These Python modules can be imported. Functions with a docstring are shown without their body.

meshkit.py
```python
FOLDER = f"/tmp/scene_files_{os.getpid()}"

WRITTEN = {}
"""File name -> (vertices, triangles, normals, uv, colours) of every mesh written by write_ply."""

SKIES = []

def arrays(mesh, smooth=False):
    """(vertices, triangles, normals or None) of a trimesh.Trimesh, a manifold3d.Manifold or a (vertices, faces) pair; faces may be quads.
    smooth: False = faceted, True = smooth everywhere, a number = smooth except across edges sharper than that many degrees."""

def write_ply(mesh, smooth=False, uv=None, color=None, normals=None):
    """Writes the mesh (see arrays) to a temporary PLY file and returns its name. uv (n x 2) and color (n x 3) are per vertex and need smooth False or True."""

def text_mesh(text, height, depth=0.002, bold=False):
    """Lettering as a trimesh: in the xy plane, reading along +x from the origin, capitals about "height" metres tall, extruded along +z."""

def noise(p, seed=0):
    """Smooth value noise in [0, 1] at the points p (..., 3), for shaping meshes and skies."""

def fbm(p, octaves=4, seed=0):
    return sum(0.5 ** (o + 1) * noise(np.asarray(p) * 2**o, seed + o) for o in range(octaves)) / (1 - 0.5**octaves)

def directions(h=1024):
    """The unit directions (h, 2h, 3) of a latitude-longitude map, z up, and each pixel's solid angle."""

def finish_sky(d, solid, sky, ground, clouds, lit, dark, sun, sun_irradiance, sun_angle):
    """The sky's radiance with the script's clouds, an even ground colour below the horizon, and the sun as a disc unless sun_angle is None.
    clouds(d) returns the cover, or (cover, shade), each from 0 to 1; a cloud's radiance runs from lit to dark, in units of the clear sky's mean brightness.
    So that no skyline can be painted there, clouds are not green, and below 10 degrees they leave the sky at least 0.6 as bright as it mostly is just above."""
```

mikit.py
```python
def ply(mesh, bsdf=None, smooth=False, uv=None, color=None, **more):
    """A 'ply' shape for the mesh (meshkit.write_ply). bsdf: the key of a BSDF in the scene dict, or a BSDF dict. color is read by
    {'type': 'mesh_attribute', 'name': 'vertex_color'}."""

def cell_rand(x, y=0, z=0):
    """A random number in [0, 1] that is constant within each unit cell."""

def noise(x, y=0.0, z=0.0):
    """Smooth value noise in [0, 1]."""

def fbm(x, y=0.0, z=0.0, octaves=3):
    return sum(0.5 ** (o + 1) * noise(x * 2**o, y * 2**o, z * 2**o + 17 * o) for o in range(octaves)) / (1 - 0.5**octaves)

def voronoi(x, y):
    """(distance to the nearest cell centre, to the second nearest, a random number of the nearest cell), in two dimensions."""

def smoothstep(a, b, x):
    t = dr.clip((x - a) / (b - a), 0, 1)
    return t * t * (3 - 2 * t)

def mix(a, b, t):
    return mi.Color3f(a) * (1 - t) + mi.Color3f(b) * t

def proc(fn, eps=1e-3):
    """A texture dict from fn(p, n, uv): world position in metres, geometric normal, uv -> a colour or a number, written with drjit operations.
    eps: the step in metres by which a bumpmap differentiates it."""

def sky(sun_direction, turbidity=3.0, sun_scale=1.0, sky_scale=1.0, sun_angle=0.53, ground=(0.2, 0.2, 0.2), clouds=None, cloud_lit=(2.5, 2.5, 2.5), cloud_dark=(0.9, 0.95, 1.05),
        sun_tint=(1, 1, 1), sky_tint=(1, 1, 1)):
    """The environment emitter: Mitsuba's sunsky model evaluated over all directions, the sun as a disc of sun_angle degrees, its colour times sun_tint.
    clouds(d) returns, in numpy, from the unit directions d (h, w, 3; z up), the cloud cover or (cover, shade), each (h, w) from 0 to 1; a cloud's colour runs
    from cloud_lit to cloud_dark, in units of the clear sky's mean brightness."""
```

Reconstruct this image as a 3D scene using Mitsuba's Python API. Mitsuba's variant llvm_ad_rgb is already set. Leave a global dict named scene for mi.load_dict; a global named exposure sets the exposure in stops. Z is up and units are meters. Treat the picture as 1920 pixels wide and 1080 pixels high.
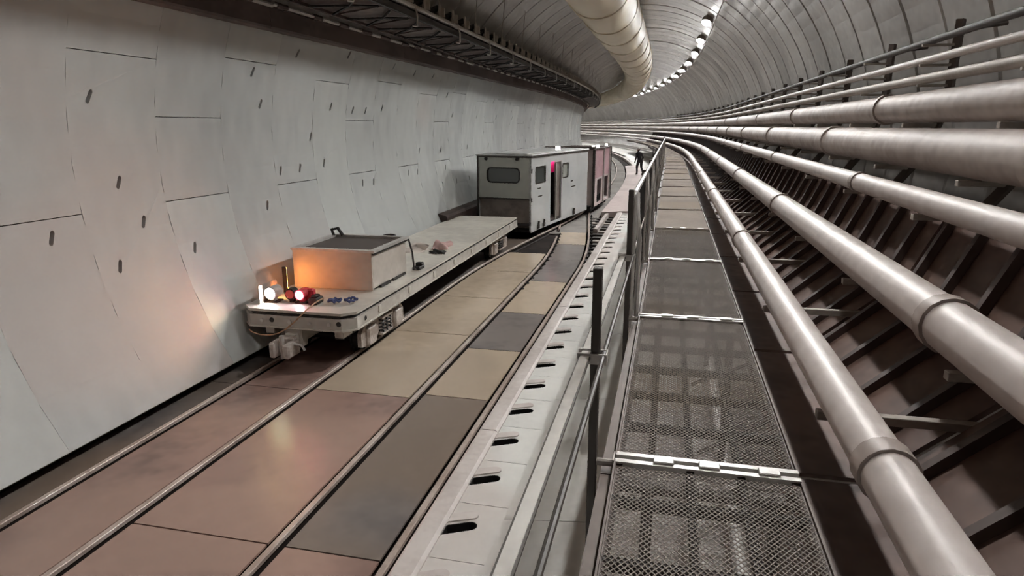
import math, random
import numpy as np
import trimesh, manifold3d
import shapely.geometry as sg
import mitsuba as mi
import drjit as dr
import mikit
from mikit import ply, proc, noise, fbm, smoothstep, mix, cell_rand
from meshkit import text_mesh

rng = np.random.default_rng(7)
scene, labels = {}, {}
T = mi.ScalarTransform4f
EYE = 3.3                       # lens above the track floor (z = 0)

# ---------------------------------------------------------------- camera, exposure
_p, _y = math.radians(13.65), math.radians(13.118)
_fw = [-math.sin(_y)*math.cos(_p), math.cos(_y)*math.cos(_p), -math.sin(_p)]
scene['camera'] = {'type': 'perspective', 'fov': math.degrees(2*math.atan(960/1250.0)), 'fov_axis': 'x', 'near_clip': 0.05, 'far_clip': 500,
                   'to_world': T().look_at(origin=[0, 0, EYE], target=[_fw[0], _fw[1], EYE+_fw[2]], up=[0, 0, 1])}
exposure = 0.0
LAMP = 1060.0                    # radiance of the tunnel lamps
LAMP_TINT = (1.0, 0.99, 0.965)

# ---------------------------------------------------------------- the line of the tunnel: straight, then bending left
S0, RC = 32.0, 270.0
def W(v):
    """(x, s, z) along the straightened tunnel -> world."""
    v = np.asarray(v, float).copy()
    x, s = v[..., 0], v[..., 1]
    a = np.maximum(s-S0, 0)/RC
    X = np.where(s > S0, -RC+(RC+x)*np.cos(a), x)
    Y = np.where(s > S0, S0+(RC+x)*np.sin(a), s)
    v[..., 0], v[..., 1] = X, Y
    return v
def place(x, s, z, turn=0.0):
    p = W([x, s, z])
    return T().translate([float(p[0]), float(p[1]), float(p[2])]).rotate([0, 0, 1], math.degrees(max(s-S0, 0)/RC)+turn)

# ---------------------------------------------------------------- helpers
def lin(r, g, b):
    return [((c/255+0.055)/1.055)**2.4 if c > 10 else c/255/12.92 for c in (r, g, b)]
def tm(v, f):
    f = np.asarray(f)
    if f.shape[1] == 4:
        f = np.vstack([f[:, [0, 1, 2]], f[:, [0, 2, 3]]])
    return trimesh.Trimesh(np.asarray(v, float), f, process=False)
def cat(*m):
    m = [x for a in m for x in (a if isinstance(a, (list, tuple)) else [a])]
    return trimesh.util.concatenate(m) if len(m) > 1 else m[0]
def box(x0, x1, y0, y1, z0, z1, c=0.0):
    if c <= 0:
        b = trimesh.creation.box([x1-x0, y1-y0, z1-z0])
    else:
        q = np.array([[sx*((x1-x0)/2-c*(k != 0)), sy*((y1-y0)/2-c*(k != 1)), sz*((z1-z0)/2-c*(k != 2))]
                      for sx in (-1, 1) for sy in (-1, 1) for sz in (-1, 1) for k in range(3)])
        b = trimesh.convex.convex_hull(q)
    b.apply_translation([(x0+x1)/2, (y0+y1)/2, (z0+z1)/2])
    return b
def tube(pts, r, n=10, cap=True):
    """A tube of radius r (number or one per point) along the points."""
    P = np.asarray(pts, float); r = np.broadcast_to(r, len(P))
    t = np.gradient(P, axis=0); t /= np.linalg.norm(t, axis=1, keepdims=True)+1e-12
    u = np.cross(t[0], [0, 0, 1.0]) if abs(t[0][2]) < 0.9 else np.cross(t[0], [1.0, 0, 0])
    rows, a = [], np.linspace(0, 2*np.pi, n, endpoint=False)
    for p, d, q in zip(P, t, r):
        u = u-d*(u@d); u /= np.linalg.norm(u); w = np.cross(d, u)
        rows.append(p+q*(np.cos(a)[:, None]*u+np.sin(a)[:, None]*w))
    V = np.vstack(rows); F = []
    for i in range(len(P)-1):
        for k in range(n):
            k2 = (k+1) % n
            F += [[i*n+k, i*n+k2, (i+1)*n+k2], [i*n+k, (i+1)*n+k2, (i+1)*n+k]]
    if cap:
        V = np.vstack([V, P[0], P[-1]]); m = len(V)
        for k in range(n):
            k2 = (k+1) % n
            F += [[m-2, k2, k], [m-1, (len(P)-1)*n+k, (len(P)-1)*n+k2]]
    b = tm(V, F)
    return b
def cyl(p, q, r, n=12):
    return tube([p, q], r, n)
def srange(a, b, d=2.0):
    return np.linspace(a, b, max(2, int(math.ceil((b-a)/d))+1))
def sweep(profile, ss, off=None, step=None):
    """Closed profile [(x, z)] (counter-clockwise seen along +s) drawn along s; off(s) -> extra x."""
    P = np.asarray(profile, float); n = len(P)
    area = sum(P[i-1][0]*P[i][1]-P[i][0]*P[i-1][1] for i in range(n))
    if area < 0:
        P = P[::-1]
    V = np.array([[(x+(off(s) if off else 0), s, z) for x, z in P] for s in ss]).reshape(-1, 3)
    F = []
    for i in range(len(ss)-1):
        for k in range(n):
            k2 = (k+1) % n
            F += [[i*n+k, (i+1)*n+k, (i+1)*n+k2], [i*n+k, (i+1)*n+k2, i*n+k2]]
    tri = trimesh.creation.triangulate_polygon(sg.Polygon(P), engine='earcut') if n > 4 else (P, [[0, 1, 2], [0, 2, 3]][:n-2])
    pv, pf = np.asarray(tri[0]), np.asarray(tri[1])
    idx = [int(np.argmin(((P-q)**2).sum(1))) for q in pv]
    for t in pf:
        a, b, c = [idx[j] for j in t]
        A = (P[b][0]-P[a][0])*(P[c][1]-P[a][1])-(P[b][1]-P[a][1])*(P[c][0]-P[a][0])
        if A < 0:
            b, c = c, b
        F += [[a, b, c], [(len(ss)-1)*n+a, (len(ss)-1)*n+c, (len(ss)-1)*n+b]]
    return tm(V, F)
def bent(m):
    m = m.copy(); m.vertices = W(m.vertices); return m
def circ(x, z, r, n=12):
    a = np.linspace(0, 2*np.pi, n, endpoint=False)
    return [(x+r*math.cos(k), z+r*math.sin(k)) for k in a]
def rrect(w, h, r, n=4):
    return list(sg.box(-w/2+r, -h/2+r, w/2-r, h/2-r).buffer(r, quad_segs=n).exterior.coords)[:-1]
def plate(poly, z0, z1):
    """Polygon in (x, s) extruded from z0 to z1."""
    m = trimesh.creation.extrude_polygon(poly, z1-z0, engine='earcut'); m.apply_translation([0, 0, z0]); return m
def key_for(name, parent=None):
    base = f'{parent}__{name}' if parent else name
    k, i = base, 0
    while k in scene or k in taken:
        i += 1; k = f'{base}_{i:03d}'
    taken.add(k)
    return k
taken = set()
_count = {}
def key_fast(name, parent=None):
    base = f'{parent}__{name}' if parent else name
    i = _count.get(base, 0); _count[base] = i+1
    k = base if i == 0 else f'{base}_{i:03d}'
    taken.add(k)
    return k
def obj(name, shape, mat=None, parent=None, smooth=False, label=None, cat_=None, group=None, kind=None, at=None, **more):
    """One entry of the scene: a mesh with a material (or a ready ply dict)."""
    k = key_fast(name, parent)
    d = dict(shape) if isinstance(shape, dict) else ply(shape, mat, smooth=smooth, **more)
    if at is not None:
        d['to_world'] = at
    scene[k] = d
    note(k, label, cat_, group, kind)
    return k
def note(k, label=None, cat_=None, group=None, kind=None):
    e = {a: b for a, b in (('label', label), ('category', cat_), ('group', group), ('kind', kind)) if b}
    if e:
        labels[k] = {**labels.get(k, {}), **e}
def thing(name, label, cat_, group=None, kind=None):
    k = key_fast(name); note(k, label, cat_, group, kind); return k
ORD = ['first', 'second', 'third', 'fourth', 'fifth', 'sixth', 'seventh', 'eighth', 'ninth', 'tenth', 'eleventh', 'twelfth', 'thirteenth', 'fourteenth',
       'fifteenth', 'sixteenth', 'seventeenth', 'eighteenth', 'nineteenth', 'twentieth', 'twenty-first', 'twenty-second', 'twenty-third', 'twenty-fourth',
       'twenty-fifth', 'twenty-sixth', 'twenty-seventh', 'twenty-eighth', 'twenty-ninth', 'thirtieth', 'thirty-first', 'thirty-second', 'thirty-third', 'thirty-fourth']

# ---------------------------------------------------------------- materials
def two(d):
    return {'type': 'twosided', 'bsdf': d}
def pr(rgb, rough=0.6, metal=0.0, spec=0.5, **k):
    col = rgb if isinstance(rgb, dict) else {'type': 'rgb', 'value': lin(*rgb)}
    return two({'type': 'principled', 'base_color': col, 'roughness': rough, 'metallic': metal, 'specular': spec, **k})
def mottled(a, b, f=1.3, g=9.0, bias=0.0, c=None, streak=False):
    """A material colour: patches between a and b, with an optional third stain colour."""
    A, B, C = lin(*a), lin(*b), lin(*(c or b))
    def fn(p, n, uv):
        t = fbm(p.x*f, p.y*f, p.z*(f*0.35 if streak else f), 4)
        u = fbm(p.x*g+31, p.y*g, p.z*(g*0.3 if streak else g), 2)
        col = mix(A, B, smoothstep(0.3+bias, 0.7+bias, t*0.75+u*0.25))
        if c is not None:
            w = fbm(p.x*f*0.6+7, p.y*f*0.6+3, p.z*f*0.6, 3)
            col = mix(col, C, 0.75*smoothstep(0.56, 0.72, w))
        return col
    return proc(fn)
M = {}
def mat(name, d):
    scene[name] = d; M[name] = name; return name
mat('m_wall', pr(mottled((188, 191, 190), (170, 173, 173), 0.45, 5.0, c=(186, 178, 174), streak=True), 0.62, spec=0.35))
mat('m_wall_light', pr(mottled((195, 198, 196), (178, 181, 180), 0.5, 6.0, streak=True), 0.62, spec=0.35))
mat('m_ring', pr(mottled((164, 161, 157), (142, 138, 135), 0.7, 7.0), 0.3, spec=0.5))  # same concrete as m_wall, darkened to carry the shade of the crown
mat('m_ring_light', pr(mottled((176, 173, 169), (154, 150, 147), 0.7, 7.0), 0.28, spec=0.5))  # second ring tone, shade mixed in like m_ring
mat('m_backing', pr((84, 82, 80), 0.9, spec=0.2))
mat('m_slab', pr(mottled((216, 215, 210), (200, 199, 195), 0.9, 14.0, c=(203, 194, 188)), 0.55, spec=0.4))
mat('m_kerb', pr(mottled((206, 198, 193), (188, 178, 173), 1.5, 18.0), 0.55, spec=0.4))
mat('m_subfloor', pr(mottled((40, 33, 30), (28, 22, 20), 2.0, 12.0), 0.85, spec=0.15))
mat('m_plate_tan', pr(mottled((184, 168, 148), (170, 154, 135), 0.6, 8.0, c=(160, 145, 128)), 0.27, spec=0.5))
mat('m_plate_red', pr(mottled((140, 115, 106), (114, 94, 87), 0.8, 8.0, c=(152, 126, 114)), 0.30, spec=0.6))
mat('m_plate_dark', pr(mottled((116, 109, 105), (97, 92, 90), 0.7, 8.0, c=(118, 104, 92)), 0.24, spec=0.6))
mat('m_bed', pr(mottled((150, 146, 142), (130, 126, 122), 0.8, 9.0), 0.8, spec=0.2))
mat('m_path', pr(mottled((216, 202, 199), (202, 187, 184), 0.8, 9.0), 0.6, spec=0.4))
mat('m_groove_shade', pr((34, 26, 23), 0.75, spec=0.2))  # dark brown standing for shade in the grooves beside the rails
mat('m_rail', pr(mottled((198, 184, 175), (160, 144, 134), 2.0, 20.0), 0.35, 0.25))
mat('m_black', pr((22, 20, 19), 0.6))
mat('m_rubber', pr((34, 31, 30), 0.75))
mat('m_dark_steel', pr((62, 58, 55), 0.45, 0.3))
mat('m_galv', pr(mottled((206, 203, 199), (182, 178, 174), 3.0, 30.0), 0.36, 0.45))
mat('m_galv_dull', pr(mottled((168, 160, 152), (146, 137, 130), 3.0, 30.0), 0.5, 0.3))
mat('m_mesh', pr(mottled((150, 141, 134), (130, 122, 115), 1.2, 20.0, c=(134, 121, 106)), 0.75, spec=0.2))
mat('m_deck_far', pr(mottled((146, 135, 125), (128, 118, 109), 0.9, 22.0, c=(140, 126, 110)), 0.8, spec=0.2))
mat('m_brown_steel', pr(mottled((108, 92, 82), (84, 70, 62), 1.5, 12.0), 0.5, 0.2))
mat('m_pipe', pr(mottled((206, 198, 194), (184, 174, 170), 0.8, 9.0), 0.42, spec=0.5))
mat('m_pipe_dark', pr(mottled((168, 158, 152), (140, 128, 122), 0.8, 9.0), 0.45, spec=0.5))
mat('m_beam', pr((44, 38, 35), 0.7))
mat('m_stringer', pr(mottled((82, 68, 60), (62, 50, 44), 1.5, 12.0), 0.55, 0.1))
mat('m_rack', pr((76, 68, 64), 0.6, 0.2))
mat('m_trough', pr(mottled((92, 72, 64), (70, 54, 49), 1.5, 12.0), 0.6))
mat('m_trough_rib', pr((58, 46, 42), 0.6))
mat('m_cable', pr((46, 42, 41), 0.55))
mat('m_duct', pr(mottled((248, 236, 212), (240, 226, 200), 0.5, 4.0), 0.45, spec=0.4))
mat('m_conveyor', pr(mottled((96, 88, 84), (70, 62, 59), 1.0, 9.0), 0.6, 0.1))
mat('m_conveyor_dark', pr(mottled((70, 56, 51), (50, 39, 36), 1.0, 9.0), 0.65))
mat('m_car_white', pr(mottled((236, 238, 238), (226, 229, 230), 0.8, 6.0), 0.38, spec=0.5))
mat('m_car_grey', pr(mottled((198, 200, 192), (184, 186, 180), 0.8, 6.0), 0.45))
mat('m_car_brown', pr(mottled((140, 130, 124), (112, 102, 98), 2.0, 12.0), 0.55))
mat('m_pink', pr(mottled((212, 178, 184), (198, 160, 168), 1.5, 9.0), 0.45))
mat('m_pink_pale', pr(mottled((222, 208, 208), (206, 190, 190), 1.5, 9.0), 0.45))
mat('m_magenta', pr((232, 44, 128), 0.5))
mat('m_window', pr((72, 76, 74), 0.12, spec=0.8))
mat('m_flat', pr(mottled((206, 202, 192), (186, 181, 172), 0.9, 10.0), 0.42, spec=0.5))
mat('m_flat_side', pr(mottled((196, 192, 184), (176, 170, 162), 1.6, 12.0), 0.45, spec=0.5))
mat('m_bogie', pr(mottled((196, 188, 182), (150, 138, 130), 6.0, 24.0), 0.55))
mat('m_box', pr(mottled((204, 196, 187), (188, 179, 170), 1.2, 10.0), 0.5, spec=0.4))
mat('m_blue', pr((58, 66, 110), 0.6))
mat('m_red_housing', pr((196, 54, 66), 0.4))
mat('m_cloth', pr((216, 206, 198), 0.9))
mat('m_cloth_pink', pr((204, 172, 168), 0.9))
mat('m_cable_tan', pr((176, 140, 112), 0.6))
mat('m_navy', pr((34, 30, 34), 0.85))
mat('m_skin', pr((176, 130, 108), 0.6))
mat('m_helmet', pr((240, 240, 236), 0.3))
mat('m_boot', pr((30, 26, 25), 0.7))
def glow(rgb, s):
    return {'type': 'area', 'radiance': {'type': 'rgb', 'value': [float(c*s) for c in rgb]}}

# ================================================================ THE SETTING
AX, AZ, R = -1.4, EYE-0.4, 5.0          # tunnel axis and radius
RING, SB = 1.3, -5.55                   # ring length, start
def tpt(t, r=R):
    """A point of the lining: t degrees up from the left-hand horizontal, over the crown to the right."""
    a = math.radians(t); return AX-r*math.cos(a), AZ+r*math.sin(a)

# ---- left wall: concrete segments with real joints and bolt pockets
scene_wall_left = thing('wall_left', 'curved pale grey concrete tunnel wall on the left', None, kind='structure')
labels['wall_left'] = {'label': 'curved pale grey concrete tunnel wall on the left', 'kind': 'structure'}
TL0, TL1 = -33.0, 23.0
def backing(t0, t1, s0, s1, rr=R+0.075, st=4):
    ts = np.linspace(t0, t1, int((t1-t0)/st)+2); ss = srange(s0, s1, 2.6)
    V = np.array([[(*((tpt(t, rr)[0], s)), tpt(t, rr)[1]) for t in ts] for s in ss]).reshape(-1, 3)
    n = len(ts); F = [[i*n+k, i*n+k+1, (i+1)*n+k+1, (i+1)*n+k] for i in range(len(ss)-1) for k in range(n-1)]
    return bent(tm(V, F))
obj('backing', backing(TL0, TL1, -6, 74), 'm_backing', 'wall_left')
seen_pockets = [(10.01, 19.8), (10.61, 18.4), (9.45, 13.9), (9.72, 8.5), (11.66, 14.1), (12.01, 8.7), (13.93, 14.4), (12.94, 8.2), (13.54, 8.3), (14.37, 9.1),
                (11.28, 2.4), (10.21, -3.8), (10.83, -3.7), (11.7, -3.25), (9.65, -9.8), (10.07, -15.4), (13.21, -8.9), (13.75, -9.1), (15.23, -12.4),
                (15.84, -8.4), (16.45, -8.6), (16.76, -2.6), (14.6, 19.8), (12.4, 20.2), (15.9, 19.2), (17.2, 19.5)]
def wall_panel(s0, s1, t0, t1, holes, thick=0.07, gs=0.0007, gt=0.0045):
    k = math.radians(1)*R
    full = sg.box(s0+gs, t0*k+gt, s1-gs, t1*k-gt)
    for hs, ht, hw, hh in holes:
        h = sg.LineString([(hs-0.02, ht*k-hh/2), (hs+0.03, ht*k+hh/2)]).buffer(hw, quad_segs=2)
        full = full.difference(h)
    out, n = [], max(1, int(round((t1-t0)/6)))
    for i in range(n):
        a, b = t0*k+(t1-t0)*k*i/n, t0*k+(t1-t0)*k*(i+1)/n
        piece = full.intersection(sg.box(s0, a, s1, b))
        for g in (piece.geoms if hasattr(piece, 'geoms') else [piece]):
            if g.area > 1e-5:
                m = trimesh.creation.extrude_polygon(g, thick, engine='earcut')
                out.append(m)
    m = cat(out)
    v = m.vertices.copy(); ang = v[:, 1]/R; rad = R+v[:, 2]
    m.vertices = W(np.stack([AX-rad*np.cos(ang), v[:, 0], AZ+rad*np.sin(ang)], 1))
    m.invert()
    return m
for i in range(-0, 60):
    s0 = SB+RING*i; s1 = s0+RING
    if s0 > 72: break
    cuts = [-6.4] if i % 2 == 0 else [15.6 if i % 4 == 3 else 13.9]
    if i % 4 == 2: cuts.append(5.9)
    edges = [TL0]+sorted(cuts)+[TL1]
    hs = [(a, b, 0.026, 0.105) for a, b in seen_pockets if s0+0.05 < a < s1-0.05] if 9.3 < s0+RING/2 < 17.8 else \
         [(s0+o, t, 0.026, 0.105) for o, t in ((0.3, 8.3), (0.85, -8.7), (0.3, -14.0), (0.85, 14.6), (0.6, -2.9)) if rng.random() < 0.6]
    for a, b in zip(edges[:-1], edges[1:]):
        inner = [h for h in hs if a+1.6 < h[1] < b-1.6]
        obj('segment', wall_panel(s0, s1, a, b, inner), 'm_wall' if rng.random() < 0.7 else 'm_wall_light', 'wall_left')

# ---- crown and right wall: precast rings with recessed joints
def ring_arc(s0, s1, t0, t1, dr_=0.0, c=0.05, d=0.035, st=4.0):
    ts = np.linspace(t0, t1, int((t1-t0)/st)+2)
    prof = [(s0, d), (s0+c, 0), (s1-c, 0), (s1, d)]
    V = np.array([[(tpt(t, R+q+dr_)[0], s, tpt(t, R+q+dr_)[1]) for t in ts] for s, q in prof]).reshape(-1, 3)
    n = len(ts); F = [[i*n+k, i*n+k+1, (i+1)*n+k+1, (i+1)*n+k] for i in range(3) for k in range(n-1)]
    return bent(tm(V, F))
note(thing('ceiling', 'dark ribbed tunnel crown built of precast concrete rings', None, kind='structure'), kind='structure')
note(thing('wall_right', 'ribbed right tunnel wall of precast rings behind the pipes', None, kind='structure'), kind='structure')
TC, TR = 141.0, 214.0
far_c, far_r = [], []
for i in range(0, 151):
    s0 = SB+RING*i; s1 = s0+RING
    j = rng.uniform(-0.006, 0.006)
    a, b = ring_arc(s0, s1, TL1, TC, j), ring_arc(s0, s1, TC, TR, j)
    if s0 < 85:
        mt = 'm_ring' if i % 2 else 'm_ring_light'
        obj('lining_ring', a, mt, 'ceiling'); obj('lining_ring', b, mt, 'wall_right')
    else:
        far_c.append(a); far_r.append(b)
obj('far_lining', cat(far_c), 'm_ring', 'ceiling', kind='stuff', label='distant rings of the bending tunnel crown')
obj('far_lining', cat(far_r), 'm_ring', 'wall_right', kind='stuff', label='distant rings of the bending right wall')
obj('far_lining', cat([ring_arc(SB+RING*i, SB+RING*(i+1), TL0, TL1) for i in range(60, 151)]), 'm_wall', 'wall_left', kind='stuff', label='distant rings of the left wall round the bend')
obj('end_bulkhead', bent(tm([[-7, 189, -1], [4.5, 189, -1], [4.5, 189, 8.5], [-7, 189, 8.5]], [[0, 1, 2, 3]])), 'm_ring', 'ceiling')

# ---- floor: bed, steel plates, kerb blocks with slots, invert slabs
note(thing('floor', 'tunnel floor of steel plates between the rails, kerb and pale invert slabs', None, kind='structure'), kind='structure')
def sm(a, b, x):
    t = min(1, max(0, (x-a)/(b-a))); return t*t*(3-2*t)
SHIFT1 = lambda s: 1.21*sm(13, 28, s)       # left track swings right into the junction
SHIFT2 = lambda s: -1.21*sm(15, 30, s)      # right track swings left into it
X0, X1, X2, X3 = -5.37, -4.39, -2.94, -1.96
r0 = lambda s: X0+SHIFT1(s)
r1 = lambda s: X1+SHIFT1(s)
r2 = lambda s: X2+SHIFT2(s)
r3 = lambda s: X3+SHIFT2(s)
obj('bed', bent(sweep([(-6.05, -0.3), (-1.55, -0.3), (-1.55, -0.125), (-6.05, -0.125)], srange(-6, 188, 2.5))), 'm_subfloor', 'floor', label='dark track bed under the plates')
def floor_plate(fa, fb, s0, s1, z1=0.0, skew=0.0):
    ss = np.linspace(s0+0.008, s1-0.008, max(2, int((s1-s0)/0.6)+1))
    L = [(fa(s), s) for s in ss]; Rr = [(fb(s), s-skew) for s in ss]
    return bent(plate(sg.Polygon(L+Rr[::-1]), -0.02, z1))
g = 0.082
joints = [-3.3, -0.9, 1.6, 4.2, 7.28, 9.9, 12.3, 14.8, 17.2]
tones_mid = ['m_plate_red', 'm_plate_red', 'm_plate_red', 'm_plate_red', 'm_plate_tan', 'm_plate_tan', 'm_plate_tan', 'm_plate_tan']
for a, b, t in zip(joints[:-1], joints[1:], tones_mid):
    obj('steel_plate', floor_plate(lambda s: r1(s)+g, lambda s: r2(s)-g, a, b, -0.001*(a % 1)), t, 'floor')
joints2 = [-3.3, -0.9, 1.6, 4.2, 7.42, 9.3, 11.4, 14.0, 16.4, 18.8, 21.0]
tones2 = ['m_plate_dark', 'm_plate_dark', 'm_plate_red', 'm_plate_dark', 'm_plate_tan', 'm_plate_dark', 'm_plate_tan', 'm_plate_dark', 'm_plate_dark', 'm_plate_tan']
for a, b, t in zip(joints2[:-1], joints2[1:], tones2):
    obj('steel_plate', floor_plate(lambda s: r2(s)+g, lambda s: r3(s)-g, a, b, -0.001*(a % 1)), t, 'floor')
for a, b in zip([-3.3, 1.6, 7.2, 9.8, 12.3, 14.8, 17.2], [1.6, 7.2, 9.8, 12.3, 14.8, 17.2, 19.4]):
    obj('steel_plate', floor_plate(lambda s: r0(s)+g, lambda s: r1(s)-g, a, b), 'm_plate_red' if a < 8 else 'm_plate_dark', 'floor')
for a, b in zip([-3.3, 1.6, 7.2, 9.8, 12.3], [1.6, 7.2, 9.8, 12.3, 14.8]):
    obj('steel_plate', floor_plate(lambda s: -5.86, lambda s: r0(s)-g, a, b), 'm_plate_dark', 'floor')
a = 21.1
while a < 100:
    obj('bed_slab', bent(plate(sg.box(-5.6, a, -2.52, a+3.1), -0.12, -0.075).subdivide()), 'm_bed', 'floor'); a += 3.12
obj('edge_strip', bent(sweep([(X3+0.06, -0.1), (-1.862, -0.1), (-1.862, 0.012), (X3+0.06, 0.012)], srange(-4, 16))), 'm_brown_steel', 'floor')

# kerb of cast blocks: a slot cut into the right edge of each one
SLOT, SLOT0 = 0.787, 4.62
kz = 0.085
cap = sg.LineString([(-1.68, -0.05), (-1.45, 0.07)]).buffer(0.062, quad_segs=3)
blk = sg.box(-1.645, -SLOT/2+0.003, -1.2, SLOT/2-0.003).difference(cap)
blk_dict = ply(plate(blk, -0.1, kz), 'm_slab')
lug_dict = ply(plate(sg.LineString([(-1.66, 0.125), (-1.47, 0.215)]).buffer(0.055, quad_segs=3).intersection(sg.box(-1.644, -1, -1, 1)), kz-0.01, kz+0.012), 'm_kerb')
_in = sg.box(-1.645, -1, -1.2, 1).intersection(cap)
pad_dict = ply(cat(plate(_in.difference(_in.buffer(-0.006)), -0.12, kz-0.003), plate(_in, -0.13, -0.121)), 'm_black')  # black lining that paints the shade inside each slot
bolt_dict = ply(cat(box(-1.60, -1.52, -0.025, 0.03, -0.12, -0.02, 0.01), cyl([-1.56, 0.0, -0.02], [-1.56, 0.0, 0.03], 0.016, 8)), 'm_brown_steel')
for i in range(-6, 90):
    s = SLOT0+SLOT*i
    b = obj('slotted_block', blk_dict, parent='floor', at=place(0, s, 0) if s < S0 else place(0, s, 0))
    if s < S0:
        if i < 24: obj('lug', lug_dict, parent=b, at=place(0, s, 0)); obj('slot_liner', pad_dict, parent=b, at=place(0, s, 0), label='black slot'); obj('bolt', bolt_dict, parent=b, at=place(0, s, 0))
    else:
        scene[b]['to_world'] = T().translate(W([0, s, 0]).tolist()).rotate([0, 0, 1], math.degrees((s-S0)/RC))
kp = [(-1.862, -0.12), (-1.648, -0.12), (-1.648, kz+0.012), (-1.68, kz+0.03), (-1.83, kz+0.03), (-1.862, kz)]
for a in np.arange(-4, 150, 5.2):
    obj('kerb_bar', bent(sweep(kp, srange(a+0.006, a+5.194))), 'm_kerb', 'floor')
zs = lambda x: kz+0.0+0.105*(x+1.2)
for a in np.arange(SB, 165, 2.6):
    if a < 110:
        obj('invert_slab', bent(sweep([(-1.2, -0.2), (3.1, -0.2), (3.1, zs(3.1)), (-1.2, kz)], srange(a+0.004, a+2.596, 1.3))), 'm_slab', 'floor')
obj('far_slab', bent(sweep([(-1.66, -0.2), (3.1, -0.2), (3.1, zs(3.1)), (-1.2, kz), (-1.66, kz)], srange(110, 188))), 'm_slab', 'floor')
# left toe of the wall
for a in np.arange(-5.5, 110, 5.2):
    obj('toe_slab', bent(sweep([(-6.2, -0.2), (-5.87, -0.2), (-5.87, 0.28), (-5.93, 0.34), (-6.2, 0.62)], srange(a+0.004, a+5.196))), 'm_subfloor', 'floor')
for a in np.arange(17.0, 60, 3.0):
    obj('trough_cover', bent(sweep([(-6.2, 0.5), (-5.78, 0.5), (-5.74, 0.9), (-5.80, 0.96), (-6.25, 1.04)], srange(a+0.01, a+2.99))), 'm_conveyor_dark', 'floor')  # dark blocks put in for the carriage shadow at the wall foot
# pinkish path in the middle beyond the junction
for a in np.arange(25.6, 56, 2.6):
    obj('path_slab', bent(sweep([(-2.46, -0.1), (-1.25, -0.1), (-1.25, 0.10+kz), (-2.46, 0.10)], srange(a+0.006, a+2.594, 1.3))), 'm_path', 'floor')
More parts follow.
